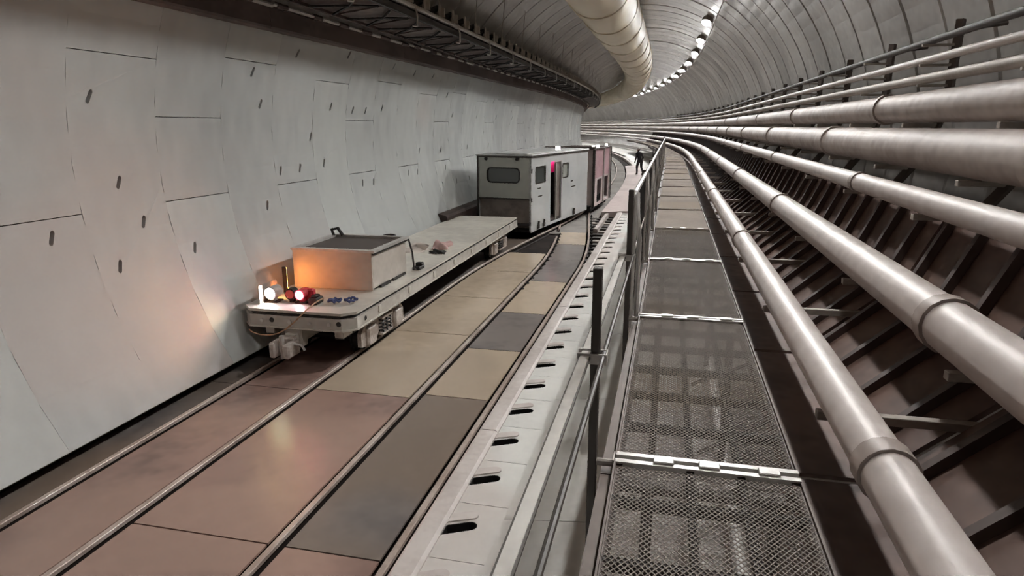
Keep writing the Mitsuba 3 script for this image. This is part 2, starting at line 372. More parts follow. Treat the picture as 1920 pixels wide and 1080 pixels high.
# sleepers and guide bars between the diverging rail and the kerb
for i, s in enumerate(np.arange(16.2, 25.4, 0.62)):
    obj('sleeper', box(min(-2.02, r3(s)+0.12), -1.87, s-0.13, s+0.13, -0.125, -0.05, 0.01), 'm_dark_steel' if i % 3 else 'm_galv_dull', 'floor')

# ================================================================ RAILS
rail_prof = [(-0.06, -0.125), (0.06, -0.125), (0.06, -0.112), (0.012, -0.09), (0.012, -0.018), (-0.012, -0.018), (-0.012, -0.09), (-0.06, -0.112)]
head_prof = [(-0.012, -0.018), (0.012, -0.018), (0.028, -0.006), (0.028, 0.026), (0.021, 0.034), (-0.021, 0.034), (-0.028, 0.026), (-0.028, -0.006)]
def rail(fx, s0, s1, label):
    ss = np.unique(np.concatenate([srange(s0, min(s1, 34), 0.6), srange(min(s1, 34), s1, 2.0)])) if s1 > 34 else srange(s0, s1, 0.6)
    t = thing('rail', label, 'rail')
    obj('head', bent(sweep(head_prof, ss, fx)), 'm_rail', t, smooth=30, label='worn bright rail head')
    obj('web', bent(sweep(rail_prof, ss, fx)), 'm_groove_shade', t, label='web and foot darkened for groove shade')
    return t
rail(r0, -4, 140, 'worn steel rail under the far left edge of the flatcar')
k_r1 = rail(r1, -4, 140, 'worn steel rail running under the near wheels of the flatcar')
k_r2 = rail(r2, -4, 20.0, 'steel rail in the middle of the floor, curving left to the white carriage')
rail(r2, 21.5, 26.0, 'short closure rail beyond the crossing under the white carriage')
k_r3 = rail(r3, -4, 26, 'steel rail nearest the kerb, bending left at the junction')
guide = obj('guide_bar', sweep([(-2.30, -0.125), (-2.16, -0.125), (-2.16, 0.05), (-2.18, 0.075), (-2.28, 0.075), (-2.30, 0.05)], srange(21.4, 25.5)), 'm_kerb',
            label='short pale bar parallel to the kerb beside the junction', cat_='guide bar')
clip_dict = ply(cat(box(0.045, 0.12, -0.05, 0.05, -0.02, 0.02, 0.008), cyl([0.085, 0, 0.0], [0.085, 0, 0.045], 0.018, 8)), 'm_rubber')
for s in np.arange(13.2, 21.0, 0.52):
    obj('rail_clip', clip_dict, parent=k_r2, at=T().translate([float(r2(s)), float(s), 0.0]))
clip2 = ply(cat(box(0.045, 0.13, -0.06, 0.06, -0.12, -0.05, 0.01), cyl([0.09, 0, -0.05], [0.09, 0, 0.0], 0.018, 8)), 'm_rubber')
for s in np.arange(15.5, 26, 0.62):
    obj('rail_clip', clip2, parent=k_r3, at=T().translate([float(r3(s)), float(s), 0.0]))

# ================================================================ TUNNEL LAMPS
LX, LZ = 1.07, EYE+3.77
ln = np.array([-0.30, -0.50, -0.81]); ln /= np.linalg.norm(ln)
def lamp_meshes():
    """A round floodlight in a deep can, aimed down, inwards and back along the tunnel."""
    e = np.array([1.0, 0, 0])-ln*ln[0]; e /= np.linalg.norm(e); f = np.cross(ln, e)
    n, a = 24, np.linspace(0, 2*np.pi, 24, endpoint=False)
    def ring(r, d): return r*(np.cos(a)[:, None]*e+np.sin(a)[:, None]*f)+d*ln
    prof = [(0.06, -0.16), (0.15, -0.12), (0.20, -0.03), (0.20, 0.13), (0.185, 0.13), (0.185, 0.0)]
    V = np.vstack([ring(r, d) for r, d in prof]); F = []
    for i in range(len(prof)-1):
        for k in range(n):
            k2 = (k+1) % n; F.append([i*n+k, i*n+k2, (i+1)*n+k2, (i+1)*n+k])
    can = tm(V, F)
    L = [(0.182, 0.004), (0.10, 0.025), (0.0, 0.032)]
    V = np.vstack([ring(r, d) for r, d in L[:2]]+[L[2][1]*ln[None]]); F = []
    for k in range(n):
        k2 = (k+1) % n; F += [[k, n+k, n+k2], [k, n+k2, k2], [n+k, 2*n, n+k2]]
    lens = tm(V, F)
    if (lens.face_normals@ln).mean() < 0: lens.invert()
    arm = cat(tube([[-0.06, -0.02, 0.12], [0.0, 0.02, 0.16], [0.06, 0.04, 0.20]], 0.018, 6), tube([[0.05, 0.05, 0.16], [0.10, 0.05, 0.14]], 0.03, 6))
    return can, lens, arm
hood, dome, arm = lamp_meshes()
hood_d, arm_d = ply(hood, 'm_galv_dull', smooth=40), ply(arm, 'm_dark_steel')
dome_d = {**ply(dome, 'm_car_white', smooth=True), 'emitter': glow(LAMP_TINT, LAMP)}
n_vis = 0
for k in range(-6, 27):
    s = 27+5.5*k
    if s < 20:
        lb = 'round-fronted wall lamp fixed high on the right wall above the pipes'
    else:
        lb = f'{ORD[n_vis]} lit lamp from the near end of the row high on the right wall'; n_vis += 1
    t = thing('tunnel_lamp', lb, 'lamp', 'lamps along the right wall')
    at = place(LX, s, LZ)
    obj('hood', hood_d, parent=t, at=at); obj('diffuser', dome_d, parent=t, at=at); obj('bracket', arm_d, parent=t, at=at)
tray = bent(sweep([(1.30, EYE+3.66), (1.33, EYE+3.66), (1.33, EYE+3.69), (1.30, EYE+3.69)], srange(-5, 170)))
obj('cable_conduit', tray, 'm_ring_light', label='thin conduit feeding the lamps along the upper right wall', cat_='conduit')

# ================================================================ VENTILATION DUCT
DX, DZ, DR = -2.0, EYE+3.47, 0.85
def duct_mesh():
    ss = np.arange(2.0, 150, 0.25); n = 40
    a = np.linspace(0, 2*np.pi, n, endpoint=False)
    V = []
    ph = (ss % 3.0)/3.0
    bulge = 0.022*np.sin(np.pi*ph)**0.6
    for s, b in zip(ss, bulge):
        w = 0.012*np.sin(5*a+s*1.7)+0.010*np.sin(3*a-s*2.3+1)+0.006*np.sin(11*a+s*5)
        r = DR-0.02+b+w*(0.35+0.65*abs(math.cos(math.pi*(s % 3.0)/3.0)))
        V.append(np.stack([DX+r*np.cos(a), np.full(n, s), DZ+r*np.sin(a)], 1))
    V = np.vstack(V); F = []
    idx = np.arange(len(ss)-1)[:, None]*n; k = np.arange(n)[None]; k2 = (k+1) % n
    F = np.stack([(idx+k), (idx+n+k), (idx+n+k2), (idx+k2)], -1).reshape(-1, 4)
    return bent(tm(V, F))
dk = thing('ventilation_duct', 'large beige fabric ventilation duct hung under the tunnel crown', 'duct')
obj('body', duct_mesh(), 'm_duct', dk, smooth=True)
for s in np.arange(3.0, 100, 3.0):
    a = np.linspace(0, 2*np.pi, 41)
    hp = W(np.stack([DX+(DR-0.005)*np.cos(a), np.full(41, s), DZ+(DR-0.005)*np.sin(a)], 1))
    obj('hoop', tube(hp, 0.02, 6, cap=False), 'm_duct', dk, smooth=True)
    obj('hanger', cat(tube(W([[DX-0.4, s, DZ+0.74], [DX-0.25, s, DZ+1.32]]), 0.008, 5), tube(W([[DX+0.4, s, DZ+0.74], [DX+0.35, s, DZ+1.34]]), 0.008, 5)), 'm_dark_steel', dk)

# ================================================================ CONVEYOR ON THE LEFT SHOULDER
cv = thing('conveyor', 'long dark belt conveyor hung along the left shoulder of the tunnel', 'conveyor')
CX, CZ = -4.72, EYE+2.12
lz = lambda s: EYE+1.55+0.0045*(min(s, 30)-14)
def ledge(s0, s1):
    ss = srange(s0, s1, 1.3); P = [(-6.05, -0.13), (-5.86, -0.13), (-5.84, -0.10), (-5.84, 0.17), (-6.05, 0.17)]
    V = np.array([[(x, s, lz(s)+z) for x, z in P] for s in ss]).reshape(-1, 3); m = sweep(P, ss); m.vertices = V if len(V) == len(m.vertices) else m.vertices
    return bent(m)
for a in np.arange(-1, 74, 5.2):
    obj('ledge_beam', ledge(a, a+5.19), 'm_conveyor_dark', cv)
    obj('stringer', bent(sweep(circ(CX, CZ, 0.05, 10), srange(a, a+5.2, 1.3))), 'm_galv', cv, smooth=40, label='bright steel stringer tube')
    obj('lower_stringer', bent(sweep([(CX-0.03, CZ-0.20), (CX+0.03, CZ-0.20), (CX+0.03, CZ-0.09), (CX-0.03, CZ-0.09)], srange(a, a+5.19, 1.3))), 'm_black', cv, label='black lower stringer')
for a in np.arange(-1, 74, 5.2):
    obj('return_edge', bent(sweep([(-5.66, EYE+1.80), (-5.60, EYE+1.80), (-5.60, EYE+1.88), (-5.66, EYE+1.88)], srange(a, a+5.19, 1.3))), 'm_conveyor_dark', cv)
    obj('conduit', bent(sweep(circ(-5.80, lz(a+2.6)+0.20, 0.032, 8), srange(a, a+5.19, 1.3))), 'm_galv', cv, smooth=40, label='pale conduit on the ledge')
for s in np.arange(4.0, 70, 0.93):
    j = rng.uniform(-0.12, 0.12)
    z = lz((s//5.2)*5.2+2.6)+0.19
    obj('conduit_sleeve', bent(sweep(circ(-5.80, EYE+1.55+0.20+0.0045*(min(((s+1)//5.2)*5.2+1.6, 30)-14), 0.045, 8), [s+j, s+j+0.22+rng.uniform(0, 0.25)])), 'm_conveyor_dark', cv)
def panel_under(s0, s1):
    V = [[-5.62, s0, EYE+1.84], [CX-0.04, s0, CZ-0.17], [CX-0.04, s1, CZ-0.17], [-5.62, s1, EYE+1.84]]
    V += [[x, y, z+0.03] for x, y, z in V]
    return bent(tm(V, [[0, 1, 2, 3], [7, 6, 5, 4], [0, 4, 5, 1], [1, 5, 6, 2], [2, 6, 7, 3], [3, 7, 4, 0]]))
for k, s in enumerate(np.arange(4.55, 70, 1.3)):
    pnl = obj('tray_panel', panel_under(s+0.08, s+1.26), 'm_conveyor' if k % 2 else 'm_conveyor_dark', cv)
    if s < 45:
        mid = [-5.1, s+0.72, EYE+1.86]
        for e in ([-5.58, s+0.30, EYE+1.80], [-5.58, s+1.10, EYE+1.80], [CX-0.06, s+0.28, CZ-0.22], [CX-0.06, s+1.12, CZ-0.22]):
            obj('brace', tube(W([mid, e]), 0.022, 5), 'm_black', pnl)
bt = []
for s in srange(2, 72, 1.3):
    bt.append([(-5.5, s, EYE+2.20), (-5.2, s, EYE+2.06), (-4.98, s, EYE+2.06), (-4.76, s, EYE+2.28)])
bt = np.array(bt).reshape(-1, 3)
nb = len(bt)//4
obj('belt', bent(tm(bt, [[i*4+k, i*4+k+1, (i+1)*4+k+1, (i+1)*4+k] for i in range(nb-1) for k in range(3)])), 'm_rubber', cv)
idp = cat(trimesh.creation.extrude_polygon(sg.Polygon([(-0.07, 0), (0.09, 0), (0.09, 0.16), (0.03, 0.25), (-0.05, 0.25), (-0.07, 0.20)]), 0.02, engine='earcut'))
idp.apply_transform(np.array([[0, 0, 1, 0], [1, 0, 0, 0], [0, 1, 0, 0], [0, 0, 0, 1.0]]))
idp = cat(idp, box(0.0, 0.09, 0.05, 0.09, 0.0, 0.17), box(-0.03, 0.0, -0.05, 0.05, 0.03, 0.10))
idl_d = ply(idp, 'm_galv_dull')
rol = cat(cyl([-0.02, 0, 0.17], [-0.42, 0, 0.02], 0.06, 10), cyl([-0.44, 0, 0.0], [-0.76, 0, 0.03], 0.055, 8)); rol_d = ply(rol, 'm_black', smooth=40)
for s in np.arange(5.0, 60, 0.87):
    f = obj('idler_frame', idl_d, parent=cv, at=place(CX+0.02, s, CZ+0.03))
    obj('roller', rol_d, parent=f, at=place(CX+0.02, s, CZ+0.03))
for s in np.arange(7.1, 60, 2.6):
    obj('hanger', cat(tube(W([[CX+0.07, s, CZ-0.34], [CX+0.075, s, CZ-0.15], [CX+0.03, s, CZ+0.05]]), 0.016, 6), tube(W([[CX-0.02, s, CZ-0.33], [CX+0.07, s, CZ-0.34]]), 0.016, 6)), 'm_galv', cv, label='bright hook bracket under the stringer')
for s in np.arange(8.4, 60, 2.6):
    zc = AZ+math.sqrt((R-0.02)**2-(CX+0.15-AX)**2)
    obj('hanger_rod', tube(W([[CX+0.02, s, CZ], [CX+0.15, s, zc]]), 0.009, 5), 'm_galv_dull', cv)

# ================================================================ WALKWAY ON THE RIGHT
DKL, DKR, DK = -0.19, 0.69, EYE-1.65
JOINTS = [-2.30, 0.42, 3.15]+[3.15+2.70*k for k in range(1, 31)]
def mesh_sheet(w, L, px=0.026, py=0.034, q=0.78, th=0.003):
    nx, ny = int(w/px), int(L/py)
    C = [(i*px+px/2+(px/2 if j % 2 else 0), j*py/2) for j in range(1, 2*ny) for i in range(nx-(1 if j % 2 else 0))]
    C = np.array(C); n = len(C)
    d = np.array([[px/2, 0], [0, py/2], [-px/2, 0], [0, -py/2]])
    o = np.concatenate([C[:, None]+d[None], np.zeros((n, 4, 1))], -1)
    i1 = np.concatenate([C[:, None]+q*d[None], np.full((n, 4, 1), 0.0)], -1)
    i2 = np.concatenate([C[:, None]+q*d[None], np.full((n, 4, 1), -th)], -1)
    V = np.concatenate([o, i1, i2], 1).reshape(-1, 3)
    f = []
    for k in range(4):
        k2 = (k+1) % 4
        f += [[k, k2, 4+k2], [k, 4+k2, 4+k], [4+k, 4+k2, 8+k2], [4+k, 8+k2, 8+k]]
    F = (np.arange(n)[:, None, None]*12+np.array(f)[None]).reshape(-1, 3)
    m = tm(V, F); m.vertices += [-(nx*px)/2, -(ny*py)/2, 0]
    return m
PW, PL = DKR-DKL, 2.70
sheet_d = ply(mesh_sheet(PW-0.02, PL-0.10), 'm_mesh')
flat_d = ply(box(-PW/2+0.01, PW/2-0.01, -PL/2+0.045, PL/2-0.045, -0.006, 0.0), 'm_deck_far')
def L_(p0, p1):
    return box(*p0, *p1)
side_l = ply(cat(box(-PW/2-0.004, -PW/2+0.006, -PL/2+0.02, PL/2-0.02, -0.12, 0.014), box(-PW/2+0.004, -PW/2+0.04, -PL/2+0.02, PL/2-0.02, -0.014, -0.0065)), 'm_stringer')
side_r = ply(cat(box(PW/2-0.006, PW/2+0.004, -PL/2+0.02, PL/2-0.02, -0.12, 0.010), box(PW/2-0.04, PW/2-0.004, -PL/2+0.02, PL/2-0.02, -0.014, -0.0065)), 'm_stringer')
def end_bar(sg_):
    y = sg_*(PL/2-0.02)
    return box(-PW/2, PW/2, min(y, y+sg_*0.008), max(y, y+sg_*0.008), -0.06, 0.014), box(-PW/2, PW/2, min(y-sg_*0.028, y), max(y-sg_*0.028, y), 0.004, 0.014)
ends_d = [ply(cat(*end_bar(e)), 'm_galv') for e in (-1, 1)]
ends_dull = [ply(cat(*end_bar(e)), 'm_deck_far') for e in (-1, 1)]
cross_d = ply(box(-PW/2+0.01, PW/2-0.01, -0.022, 0.022, -0.05, -0.006), 'm_beam')
long_d = ply(box(-0.018, 0.018, -PL/2+0.03, PL/2-0.03, -0.045, -0.006), 'm_beam')
def diag_mesh(y0, y1):
    a, b = np.array([-0.02, y0, -0.05]), np.array([PW/2-0.03, y1, -0.05])
    return tube([a, b], 0.014, 4)
diag_d = [ply(diag_mesh(-0.1, 0.42), 'm_rack'), ply(diag_mesh(-1.1, -0.6), 'm_rack')]
near_names = {1: 'mesh walkway panel closest to the camera, cut by the bottom edge', 2: 'mesh walkway panel with visible holes just beyond the nearest bright joint'}
clip_d = ply(box(-0.05, 0.05, -0.03, 0.03, 0.014, 0.026, 0.004), 'm_galv')
nd = 0
for i, (a, b) in enumerate(zip(JOINTS[:-1], JOINTS[1:])):
    if i == 0: continue
    far = a > 30
    lb = near_names.get(i) or f'{ORD[nd]} metal walkway deck panel counted from the camera end'
    nd += 1
    w = thing('walkway_panel', lb, 'walkway panel', 'deck panels of the raised walkway')
    at = place((DKL+DKR)/2, (a+b)/2, DK)
    if i < 5:
        obj('mesh_sheet', sheet_d, parent=w, at=at)
    else:
        obj('mesh_sheet', flat_d, parent=w, at=at)
    obj('side_frame', side_l, parent=w, at=at); obj('side_frame', side_r, parent=w, at=at)
    for e in range(2): obj('end_bar', (ends_d if i < 4 or (i == 4 and e == 0) else ends_dull)[e], parent=w, at=at, label='bright end bar' if i < 4 else None)
    if i < 6:
        for y in (-0.9, -0.42, 0.06, 0.54, 1.0):
            obj('crossbar', cross_d, parent=w, at=at @ T().translate([0, y, 0]))
        for x in (-0.07, 0.17):
            obj('runner', long_d, parent=w, at=at @ T().translate([x, 0, 0]))
        for dd in diag_d: obj('brace', dd, parent=w, at=at)
    if i < 5:
        for x in (-0.2, 0.02, 0.3):
            obj('clip', clip_d, parent=w, at=at @ T().translate([x, PL/2, 0]), label='small bright clip over the joint')
# trestles under the joints
def trestle():
    legs = [box(x-0.03, x+0.03, -0.03, 0.03, zs(x)-DK-0.01, -0.16, 0.004) for x in (-0.02, 0.60)]
    return box(DKL-0.02, DKR+0.02, -0.05, 0.05, -0.16, -0.121, 0.004), legs
tb, tl = trestle()
tb_d, tl_d = ply(tb, 'm_rack'), [ply(m, 'm_rack') for m in tl]
for i, s in enumerate(JOINTS[1:]):
    if s > 60: break
    t = thing('deck_trestle', f'{ORD[i]} dark trestle from the camera carrying the walkway, mostly hidden below its deck', 'trestle', 'trestles under the walkway')
    at = place(0, s, DK)
    obj('beam', tb_d, parent=t, at=at)
    for d in tl_d: obj('leg', d, parent=t, at=at)

for i, a in enumerate(np.arange(-2.3, 60, 5.4)):
    obj('deck_stringer', bent(sweep([(-0.262, DK-0.24), (-0.20, DK-0.24), (-0.20, DK-0.225), (-0.250, DK-0.225), (-0.250, DK-0.085), (-0.205, DK-0.085), (-0.205, DK-0.07), (-0.262, DK-0.07)], srange(a+0.005, a+5.395))), 'm_stringer',
        label=f'{ORD[i]} length of brown channel from the camera along the left underside of the walkway', cat_='channel', group='channels under the walkway edge')
# railing: dark outer posts, a lower rail and bright tube frames
HX, HZ = -0.28, EYE-0.565
def post(s, top, label, z0=None):
    x = HX-0.028
    zb = zs(x) if z0 is None else z0
    t = thing('railing_post', label, 'railing post', 'dark posts along the walkway edge')
    at = place(x, s, 0)
    obj('upright', cat(box(-0.022, 0.022, -0.03, 0.03, zb, top, 0.004)), 'm_dark_steel', t, at=at)
    obj('foot_plate', box(-0.07, 0.07, -0.07, 0.07, zb-0.012, zb+0.014, 0.003), 'm_dark_steel', t, at=at)
    obj('deck_bracket', cat(cyl([0.02, 0, DK-0.03], [DKL-x-0.004, 0, DK-0.03], 0.02, 10), box(DKL-x-0.012, DKL-x-0.004, -0.05, 0.05, DK-0.09, DK+0.01)), 'm_galv_dull', t, at=at, label='stub joining the post to the deck')
    return t
post(0.42, EYE-0.68, 'dark railing post nearest the camera, below the frame')
post(3.15, EYE-0.66, 'dark railing post standing free in front of the pale slab')
mr = thing('lower_rail', 'pale flat lower rail on the dark posts, running toward the camera', 'rail')
MX, MZ = -0.356, EYE-1.10
obj('angle', sweep([(MX-0.030, MZ-0.030), (MX-0.022, MZ-0.030), (MX-0.022, MZ-0.008), (MX+0.028, MZ-0.008), (MX+0.028, MZ), (MX-0.030, MZ)], srange(-1.2, 5.85)), 'm_dark_steel', mr)
obj('strip', sweep([(MX-0.022, MZ), (MX+0.021, MZ), (MX+0.021, MZ+0.006), (MX-0.022, MZ+0.006)], srange(-1.2, 5.83)), 'm_galv', mr, label='pale strip on the rail')
obj('rod', cyl([-0.268, -1.2, MZ], [-0.268, 5.83, MZ], 0.012, 8), 'm_dark_steel', mr, smooth=40, label='thin dark rod beside the strip')
for s in (0.42, 3.15, 5.80):
    obj('clamp', cat(box(MX-0.04, MX+0.108, s-0.045, s-0.031, MZ-0.04, MZ+0.014, 0.003), box(MX-0.04, MX+0.108, s+0.031, s+0.045, MZ-0.04, MZ+0.014, 0.003), box(MX+0.10, MX+0.108, s-0.04, s+0.04, MZ-0.04, MZ+0.014)), 'm_galv', mr, label='bright clamp at a post')
for i, (a, b) in enumerate(zip(JOINTS[3:-1], JOINTS[4:])):
    if a > 38: break
    a_, b_ = a+0.02, b-0.02
    lb = 'first bright tube railing section, its near end standing beside the second deck joint' if i == 0 else f'{ORD[i]} tube railing section from the camera along the walkway'
    t = thing('railing_section', lb, 'railing', 'railing sections of the walkway')
    rr = 0.08
    def bentpath(pts): return W(np.array(pts, float))
    loop = [[HX, a_+0.04, DK-0.05]]+[[HX, a_+0.04+rr*(1-math.cos(q)), HZ-rr+rr*math.sin(q)] for q in np.linspace(0, math.pi/2, 5)]
    loop += [[HX, s, HZ] for s in np.linspace(a_+0.4, b_-0.4, 3)]
    loop += [[HX, b_-0.04-rr*(1-math.sin(q)), HZ-rr+rr*math.cos(q)] for q in np.linspace(0, math.pi/2, 5)]+[[HX, b_-0.04, DK-0.05]]
    loop2 = [loop[0]]+loop[1:]
    obj('hand_rail', tube(bentpath(loop2), 0.026, 8), 'm_galv', t, smooth=40, label='bright bent tube')
    obj('knee_rail', tube(bentpath([[HX, a_+0.05, DK+0.55], [HX, (a+b)/2, DK+0.55], [HX, b_-0.05, DK+0.55]]), 0.017, 8), 'm_galv_dull', t, smooth=40)
    obj('toe_board', bent(box(HX-0.004, HX+0.004, a_+0.05, b_-0.05, DK+0.01, DK+0.15)), 'm_rack', t)
    if i < 4: obj('inner_upright', tube([[-0.225, a+0.06, DK-0.02], [-0.225, a+0.06, HZ-0.42], [-0.255, a+0.20, HZ-0.20], [HX+0.01, a+0.36, HZ-0.03]], 0.022, 8), 'm_galv', t, smooth=40, label='bright inner upright')
    for s in np.arange(a+0.18, b-0.1, 0.135):
        obj('baluster', tube(bentpath([[HX+0.0, s, DK+0.02], [HX, s, HZ-0.01]]), 0.008, 5), 'm_black', t)
    post(a, EYE-0.53, f'{ORD[i+1]} dark railing post from the camera, at a tube railing section', z0=None)

# ================================================================ PIPES ON THE RIGHT
def pipe(x, h, r, m, label, s0=1.0, s1=150, joint=None, n=16, cat_='pipe'):
    t = thing('pipe', label, cat_)
    ss = srange(s0, s1, 2.0)
    obj('body', bent(sweep(circ(x, EYE+h, r, n), ss)), m, t, smooth=50)
    if joint:
        st, first = joint
        for s in np.arange(first, min(s1, 75), st):
            c = sweep(circ(x, EYE+h, r*1.13, n), [s-0.06, s-0.02, s+0.02, s+0.06])
            obj('coupling', bent(c), 'm_pipe_dark', t, smooth=50, label='clamped coupling')
    return t
pipe(0.975, -1.44, 0.115, 'm_pipe', 'lowest pale pipe running beside the walkway deck', joint=(6.2, 2.9))
pipe(1.62, -1.12, 0.15, 'm_pipe', 'second pale pipe from the walkway, wider than the lowest one', joint=(6.2, 4.2))
pipe(2.05, -0.60, 0.10, 'm_pipe', 'slender pale pipe, third above the walkway', joint=(6.2, 1.9))
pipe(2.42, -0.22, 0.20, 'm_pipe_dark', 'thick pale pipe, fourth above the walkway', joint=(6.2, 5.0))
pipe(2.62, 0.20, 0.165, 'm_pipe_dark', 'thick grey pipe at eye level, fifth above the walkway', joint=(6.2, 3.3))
for x, h, r, m, lb in ((2.66, 0.50, 0.055, 'm_galv_dull', 'thin grey conduit just above the thick pipes'), (2.68, 0.70, 0.045, 'm_pipe', 'thin pale conduit in the middle of the upper cable rack'),
                       (2.70, 0.90, 0.04, 'm_cable', 'topmost dark cable of the upper rack on the right wall')):
    t = thing('conduit', lb, 'conduit'); obj('body', bent(sweep(circ(x, EYE+h, r, 8), srange(1, 150))), m, t, smooth=50)
def rack():
    P = [(1.32, 0.35), (1.42, 1.25), (2.10, 1.92), (2.42, 2.55), (2.74, 3.0), (2.90, 3.5), (2.92, 4.4)]
    V = [[x, 0, z] for x, z in P]
    up = tube(V, 0.05, 4)
    pp = [(0.975, -1.44, 0.115), (1.62, -1.12, 0.15), (2.05, -0.60, 0.10), (2.42, -0.22, 0.20), (2.62, 0.20, 0.165)]
    arms = []
    for x, h, r in pp:
        z = EYE+h-r-0.028
        xr = np.interp(z, [q[1] for q in P], [q[0] for q in P])
        arms.append(box(x-r*0.8, max(xr, x+0.05), -0.03, 0.03, z-0.025, z+0.025, 0.004))
    for h, r in ((0.50, 0.055), (0.70, 0.045), (0.90, 0.04)):
        z = EYE+h-r-0.016; arms.append(box(2.58, 2.92, -0.02, 0.02, z-0.014, z+0.014, 0.003))
    foot = box(1.24, 1.40, -0.06, 0.06, zs(1.32)-0.02, zs(1.32)+0.02, 0.004)
    ties = [tube([[2.90, 0, 3.5], [3.52, 0, 3.55]], 0.025, 4), tube([[2.92, 0, 4.3], [3.36, 0, 4.35]], 0.025, 4)]
    return up, arms, foot, ties
up, arms, foot, ties = rack()
up_d, arm_ds, foot_d, tie_ds = ply(up, 'm_rack'), [ply(m, 'm_galv_dull') for m in arms], ply(foot, 'm_rack'), [ply(m, 'm_rack') for m in ties]
for i, a in enumerate(np.arange(1.536, 78, 2.3)):
    t = thing('cable_trough', f'{ORD[min(i, 33)]} dark brown trough section from the camera beneath the right-hand pipes', 'trough', 'trough sections under the pipes')
    obj('tray', bent(sweep([(0.74, 1.30), (1.20, 1.30), (2.02, 2.02), (2.30, 2.66), (2.28, 2.68), (2.0, 2.05), (1.19, 1.325), (0.765, 1.325), (0.765, 1.47), (0.74, 1.47)], srange(a+0.0, a+2.228, 1.2))), 'm_trough', t)
    for y in (0.3, 0.88, 1.46, 2.04):
        obj('rib', bent(sweep([(1.22, 1.345), (2.0, 2.06), (2.27, 2.67), (2.21, 2.69), (1.95, 2.10), (1.22, 1.42)], [a+y-0.03, a+y+0.03])), 'm_trough_rib', t)
for i, s in enumerate(np.arange(1.5, 70, 2.3)):
    t = thing('pipe_rack', f'{ORD[i]} dark upright bracket from the camera holding the right-hand pipes', 'pipe rack', 'racks under the right-hand pipes')
    at = place(0, s, 0)
    obj('upright', up_d, parent=t, at=at); obj('foot', foot_d, parent=t, at=at)
    for d in arm_ds: obj('arm', d, parent=t, at=at)
    for d in tie_ds: obj('wall_tie', d, parent=t, at=at)

# ================================================================ FLATCAR
fc = thing('flatcar', 'long pale flat rail wagon with a bare deck on the left track', 'rail wagon')
FX0, FX1, FS0, FS1, FZ = -5.80, -4.08, 7.95, 18.15, 0.82
cw = 0.16
def fpoly(i=0.0, cs=True):
    a, b, c, d = FX0+i, FX1-i, FS0+i, FS1-i
    return sg.Polygon([(a+cw, c), (b-cw, c), (b, c+cw), (b, d), (a, d), (a, c+cw)])
obj('deck', plate(fpoly(), FZ-0.035, FZ), 'm_flat', fc)
obj('recess', plate(fpoly(0.035), FZ-0.085, FZ-0.034), 'm_black', fc, label='black recess under the deck edge')
side = fpoly().difference(fpoly(0.06))
obj('side_sill', plate(side, FZ-0.24, FZ-0.084), 'm_flat_side', fc)
lip = fpoly(-0.012).difference(fpoly(0.05))
obj('sill_lip', plate(lip, FZ-0.262, FZ-0.238), 'm_flat', fc)
obj('underframe', cat(box(FX0+0.3, FX0+0.42, FS0+0.1, FS1-0.1, 0.42, FZ-0.08), box(FX1-0.32, FX1-0.2, FS0+0.1, FS1-0.1, 0.42, FZ-0.08), box(FX0+0.1, FX1-0.1, FS0+0.08, FS1-0.1, FZ-0.2, FZ-0.09)), 'm_black', fc)
for s in np.arange(FS0+0.9, FS1-0.2, 1.2):
    obj('stanchion_pocket', box(FX1-0.005, FX1+0.014, s-0.045, s+0.045, FZ-0.2, FZ-0.09, 0.004), 'm_flat', fc)
for x in (-5.45, -5.02, -4.72, -4.42):
    obj('bolt', cyl([x, FS0+0.005, FZ-0.16], [x, FS0-0.022, FZ-0.16], 0.026, 8), 'm_galv', fc, label='bright bolt head')
for x in (-5.30, -4.28):
    obj('hole', cyl([x, FS0+0.004, FZ-0.15], [x, FS0-0.003, FZ-0.15], 0.036, 12), 'm_black', fc)
obj('hole', cyl([FX1-0.004, FS0+0.42, FZ-0.16], [FX1+0.003, FS0+0.42, FZ-0.16], 0.036, 12), 'm_black', fc)
for x in (-5.36, -4.3):
    obj('buffer_block', box(x-0.07, x+0.07, FS0+0.03, FS0+0.3, FZ-0.36, FZ-0.263, 0.01), 'm_flat_side', fc)
TC1 = (X0+X1)/2
CC = -5.0
ck = obj('coupler', cat(box(CC-0.09, CC+0.09, FS0-0.05, FS0+0.7, 0.33, 0.50, 0.015), box(CC-0.13, CC+0.13, FS0+0.02, FS0+0.2, 0.28, FZ-0.26, 0.02)), 'm_flat_side', fc, label='steel coupler under the front beam')
obj('jaw', cat(box(CC-0.15, CC-0.06, FS0-0.36, FS0-0.05, 0.24, 0.46, 0.02), box(CC+0.05, CC+0.15, FS0-0.36, FS0-0.05, 0.24, 0.44, 0.02), box(CC-0.12, CC+0.12, FS0-0.16, FS0-0.04, 0.22, 0.48, 0.02)), 'm_bogie', ck)
obj('pin', cyl([CC, FS0-0.26, 0.22], [CC, FS0-0.26, 0.54], 0.034, 10), 'm_galv', ck)
obj('lever', tube([[CC+0.1, FS0-0.2, 0.42], [CC+0.26, FS0-0.2, 0.40], [CC+0.30, FS0-0.2, 0.33]], 0.02, 6), 'm_galv', ck)
